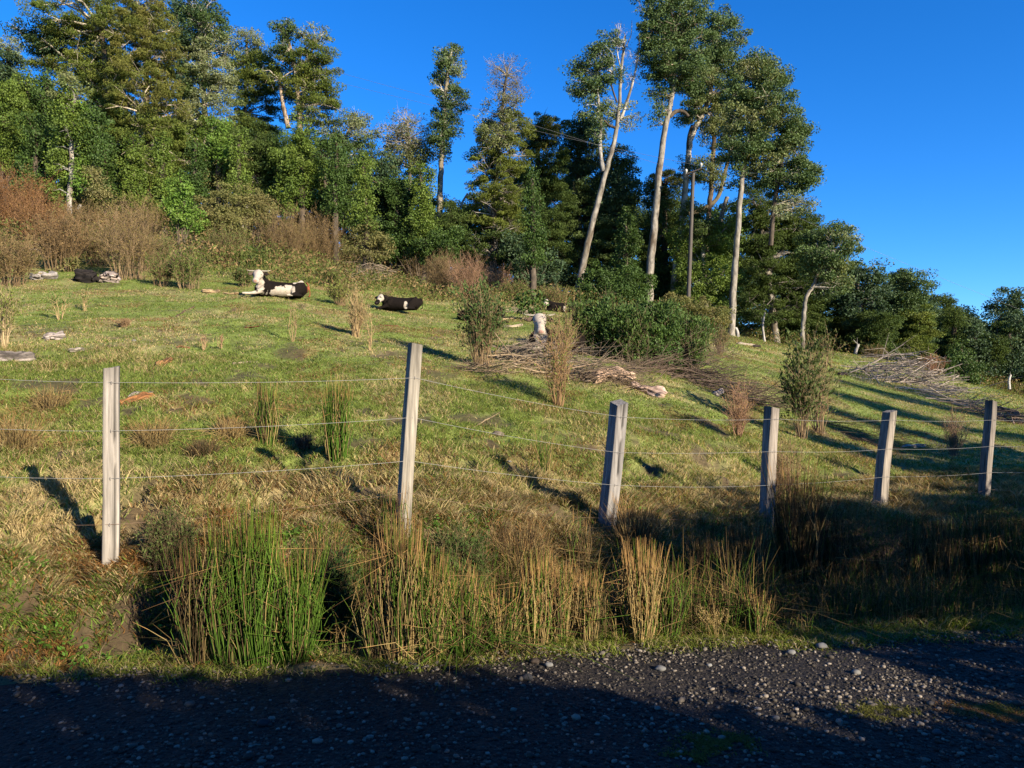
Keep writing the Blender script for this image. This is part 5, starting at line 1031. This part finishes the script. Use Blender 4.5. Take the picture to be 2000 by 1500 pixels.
    for s in (-1, 1):
        m = MB(); e0 = head+sd*s*.12+upv*.02+hd*.05; tipv = sd*s*.24+upv*-.03+hd*.04
        loft(m, [(e0, .03, .03), (e0+tipv*.35, .055, .02), (e0+tipv*.7, .06, .018), (e0+tipv, .015, .008)], 10)
        mm = m.build('ear', M['hide'], root); setcol(mm, bk if s < 0 or not horns else (.1, .07, .05))
        m = MB(); q = head+hd*.23+sd*s*.128+upv*.055; loft(m, [(q-sd*s*.02, .005, .005), (q-sd*s*.01, .02, .02), (q+sd*s*.004, .02, .02), (q+sd*s*.014, .008, .008)], 10); setcol(m.build('eye', M['horn'], root, smooth=True), (.01, .008, .007))
        if horns:
            m = MB(); q = head+sd*s*.09+upv*.07-hd*.02; pts = smoothline([q, q+sd*s*.15+upv*.0, q+sd*s*.26-hd*.02, q+sd*s*.31-hd*.08], 5); tube(m, pts, np.linspace(.026, .006, len(pts)), (.34, .30, .23), 8); m.build('horn', M['horn'], root, smooth=True)
    m = MB(); q = head+hd*.642; loft(m, [(q-hd*.04, .078, .090), (q, .074, .084), (q+hd*.022, .05, .06), (q+hd*.03, .01, .012)], 12); setcol(m.build('nose', M['horn'], root, smooth=True), (.30, .17, .13) if horns else (.03, .02, .02))
    return root
def setcol(o, c):
    a = o.data.attributes['col']; n = len(a.data); a.data.foreach_set('color', np.tile(np.array([*c, 1.], 'f'), n))
WHT = np.array([.34, .295, .24]); BLK = np.array([.009, .007, .006]); BRNH = np.array([.09, .035, .022])
def patch(v, spots, n=.35, sc=7):
    f = np.full(len(v), -9.); nz_ = (fbm(v[:, 0]*sc+3, v[:, 2]*sc+v[:, 1]*sc*.7, 5)-.5)*2*n
    for p, r in spots: f = np.maximum(f, 1-np.linalg.norm((v-np.array(p))/np.array(r), axis=1)+nz_)
    return sstep(-.03, .05, f)[:, None]
def col1(v, hp, hd):
    s = [(hp+hd*.27, (.27, .27, .33)), (hp+hd*.55, (.26, .26, .26)), (hp+[-.0, -.05, -.42], (.18, .2, .25)), ((.0, -.42, .12), (.42, .25, .22)), ((.28, -.40, .26), (.16, .25, .26)), ((-1.0, -.35, .05), (.5, .25, .13)), ((.66, -.2, .62), (.26, .25, .16)), ((.42, -.3, .66), (.12, .3, .10)), ((-.3, -.45, .05), (.3, .2, .12))]
    w = patch(v, s, .5); b = BLK+(BRNH-BLK)*sstep(.5, .75, v[:, 2])[:, None]*.6*sstep(.0, .6, v[:, 0])[:, None]; b = b+(np.array([.2, .06, .03])-b)*sstep(.93, 1.0, v[:, 0])[:, None]; return b*(1-w)+WHT*w
def col2(v, hp, hd):
    w = patch(v, [(hp+hd*.25, (.2, .2, .3)), ((.25, -.45, .2), (.09, .3, .22)), ((.0, 0, .78), (.5, .25, .06)), ((-.35, 0, .80), (.2, .2, .1))], .2)
    w = w*(1-patch(v, [(hp+hd*.16+[.0, -.1, .02], (.07, .07, .06)), (hp+hd*.5, (.09, .09, .07))], .1)); return BLK*(1-w)+WHT*w
def col3(v, hp, hd):
    w = patch(v, [(hp+hd*.2, (.26, .26, .32)), (hp+hd*.5, (.25, .25, .25)), (hp+[.02, -.03, -.42], (.16, .2, .3)), ((-1.05, -.3, .05), (.5, .3, .13))], .12); return BLK*(1-w)+WHT*w
def cowat(px, py, d, dx): b, _ = foot(px, py, d); return (b[0]+dx, b[1], b[2]-.06)
c1d = 20.0; cow('horned_cow', 'horned black and white cow with a white face resting at the pasture top', cowat(503, 584, c1d, .60), R(28), (-.76, -.22, .80), (-.30, -.80, -.60), col1, .75, zs=.74)
c2d = depth_at(735, 603); cow('calf', 'small black calf with a spotted white face resting behind a twig tuft', cowat(733, 604, c2d, .72), R(8), (-.86, -.20, .62), (-.40, -.72, -.60), col2, .60, False, 'calf', (.95, -.3))
c3d = depth_at(1040, 672); cow('cow', 'white faced cow lying behind the heap of cut branches, foreleg stretched left', cowat(1034, 684, 16.0, .56), R(42), (-.74, -.16, .86), (-.50, -.62, -.66), col3, .82, True, 'cow', (1.25, -.3))
c4d = depth_at(925, 628); cow('cow', 'black cow mostly hidden behind the broom shaped shrub', cowat(925, 630, c4d, .15), R(170), (-.85, .0, .7), (-.5, .5, -.5), lambda v, h, q: (lambda w: BLK*(1-w)+WHT*w)(patch(v, [((0, .1, .65), (.3, .5, .25)), ((-.5, .1, .5), (.2, .5, .25))], .25)), .62, False)
c5d = depth_at(1080, 608); cow('cow', 'black cow with pale blotches lying in the twigs left of the forked trunk', cowat(1082, 610, c5d, .25), R(0), (-.85, -.1, .72), (-.3, -.6, -.6), col2, .62, False)

# ------------------------------------------------------------------ the trees and hedge behind the viewpoint; all but right trees added for shade
def shade_pt(a, b, z): return np.array([(a+b)/math.sqrt(2), (a-b)/math.sqrt(2), z])
def shade_hedge():  # added unseen shrubs, top profile shaped to cast the road and ditch shade
    prof = [(-8, 4.6), (.2, 3.8), (.9, 3.58), (1.8, 3.26), (2.75, 2.95), (3.2, 2.5), (3.7, 2.15), (4.5, 2.1), (4.62, 2.8), (4.75, 3.5), (5.3, 3.75), (6.4, 3.6), (7.5, 3.55), (8.6, 3.4), (9.3, 3.05), (9.7, 3.1), (10.3, 3.3), (10.9, 3.0), (11.4, 3.1), (14, 3.9), (17, 3.6)]
    groups = [(-6, 1.0, 'tall added shade shrub, unseen behind the viewpoint at the left'), (1.0, 3.3, 'added shade shrub, unseen right behind the viewpoint'), (3.3, 4.5, 'low added shade shrub, unseen in the sun gap behind the viewpoint'), (4.5, 8.5, 'rounded added shade shrub, unseen across the road behind the viewpoint'), (8.5, 17, 'long added shade shrub, unseen at the right across the road')]
    for a0, a1, lb in groups:
        mbl = MB(); mbt = MB(); n = int((a1-a0)*(4800 if a0 < 4 else 2800)); a = RNG.uniform(a0, a1, n); top = np.interp(a, [p[0] for p in prof], [p[1] for p in prof])
        top = top+.16*(fbm(a*2.5, a*0, 3)-.5); z = top*(RNG.random(n)**.8)-.0; b = 5+RNG.normal(0, .30, n)
        c = np.stack([(a+b)/math.sqrt(2), (a-b)/math.sqrt(2), z], 1); c[:, 2] = np.maximum(c[:, 2], .05)
        leafquads(mbl, c, unit(RNG.normal(size=(n, 3))), .10+.07*RNG.random(n), .7, np.array([.03, .05, .015])*(.6+.8*RNG.random(n))[:, None])
        base = shade_pt((a0+a1)/2, 5, 0); root = thing('shade_shrub', lb, 'shrub', base, 'unseen shrubs added for shade')
        for i in range(int((a1-a0)*3)):
            q = shade_pt(random.uniform(a0, a1), 5, 0); q[2] = gz(q[0], q[1])-.1; tube(mbt, [q, q+[random.uniform(-.2, .2), 0, 1.0], q+[random.uniform(-.4, .4), 0, 1.9]], [.05, .035, .012], BROWNB, 6)
        under(root, mbt.build('stems', M['twig']), mbl.build('leaves', M['leaf']))
shade_hedge()
def shadetree(a, b, h, cw, label, z0=.4, dens=.8):
    p = shade_pt(a, b, 0); z = gz(p[0], p[1]); root = thing('unseen_tree', label, 'tree', (p[0], p[1], z), 'roadside trees behind the viewpoint'); mbl = MB(); mbt = MB()
    tube(mbt, smoothline([[p[0], p[1], z-.3], [p[0]+.1, p[1], z+h*.5], [p[0], p[1], z+h]], 5), np.linspace(.17, .04, 11), BROWNB, 8, .1)
    for i in range(9):
        s = z0+(1-z0)*(i+.5)/9; c = np.array([p[0]+random.uniform(-.5, .5)*cw, p[1]+random.uniform(-.5, .5)*cw, z+h*s]); n = int(700*dens); q = c+RNG.normal(0, .42, (n, 3))*[cw*.9, cw*.9, h*.09]
        leafquads(mbl, q, unit(RNG.normal(size=(n, 3))), .16, .6, np.array([.04, .06, .02])*(.6+.8*RNG.random(n))[:, None])
    under(root, mbt.build('trunk', M['bark']), mbl.build('crown', M['leaf']))
shadetree(12.6, 14, 8.0, .55, 'slim roadside tree outside the view on the right')
shadetree(14.3, 15, 8.6, .5, 'second slim roadside tree outside the view on the right')
shadetree(16.4, 15, 9.6, .7, 'broader roadside tree outside the view on the right')
shadetree(19.2, 16, 10.6, .8, 'tall roadside tree outside the view on the right')
shadetree(23, 16, 11, 1.0, 'tallest roadside tree outside the view on the right')
shadetree(26, 15, 11, 1.6, 'farthest roadside tree outside the view on the right')

shadetree(-4.5, 3, 9, 2.2, 'dense added tree dimming the sky light, unseen on the left', .1, 2.5)  # this and the next two: unseen trees added to cut sky light
shadetree(-8.5, 4, 10, 2.4, 'second dense added tree dimming the sky light, unseen on the left', .1, 2.5)
shadetree(-13, 5, 10, 2.4, 'farthest dense added tree dimming the sky light, unseen on the left', .1, 2.5)
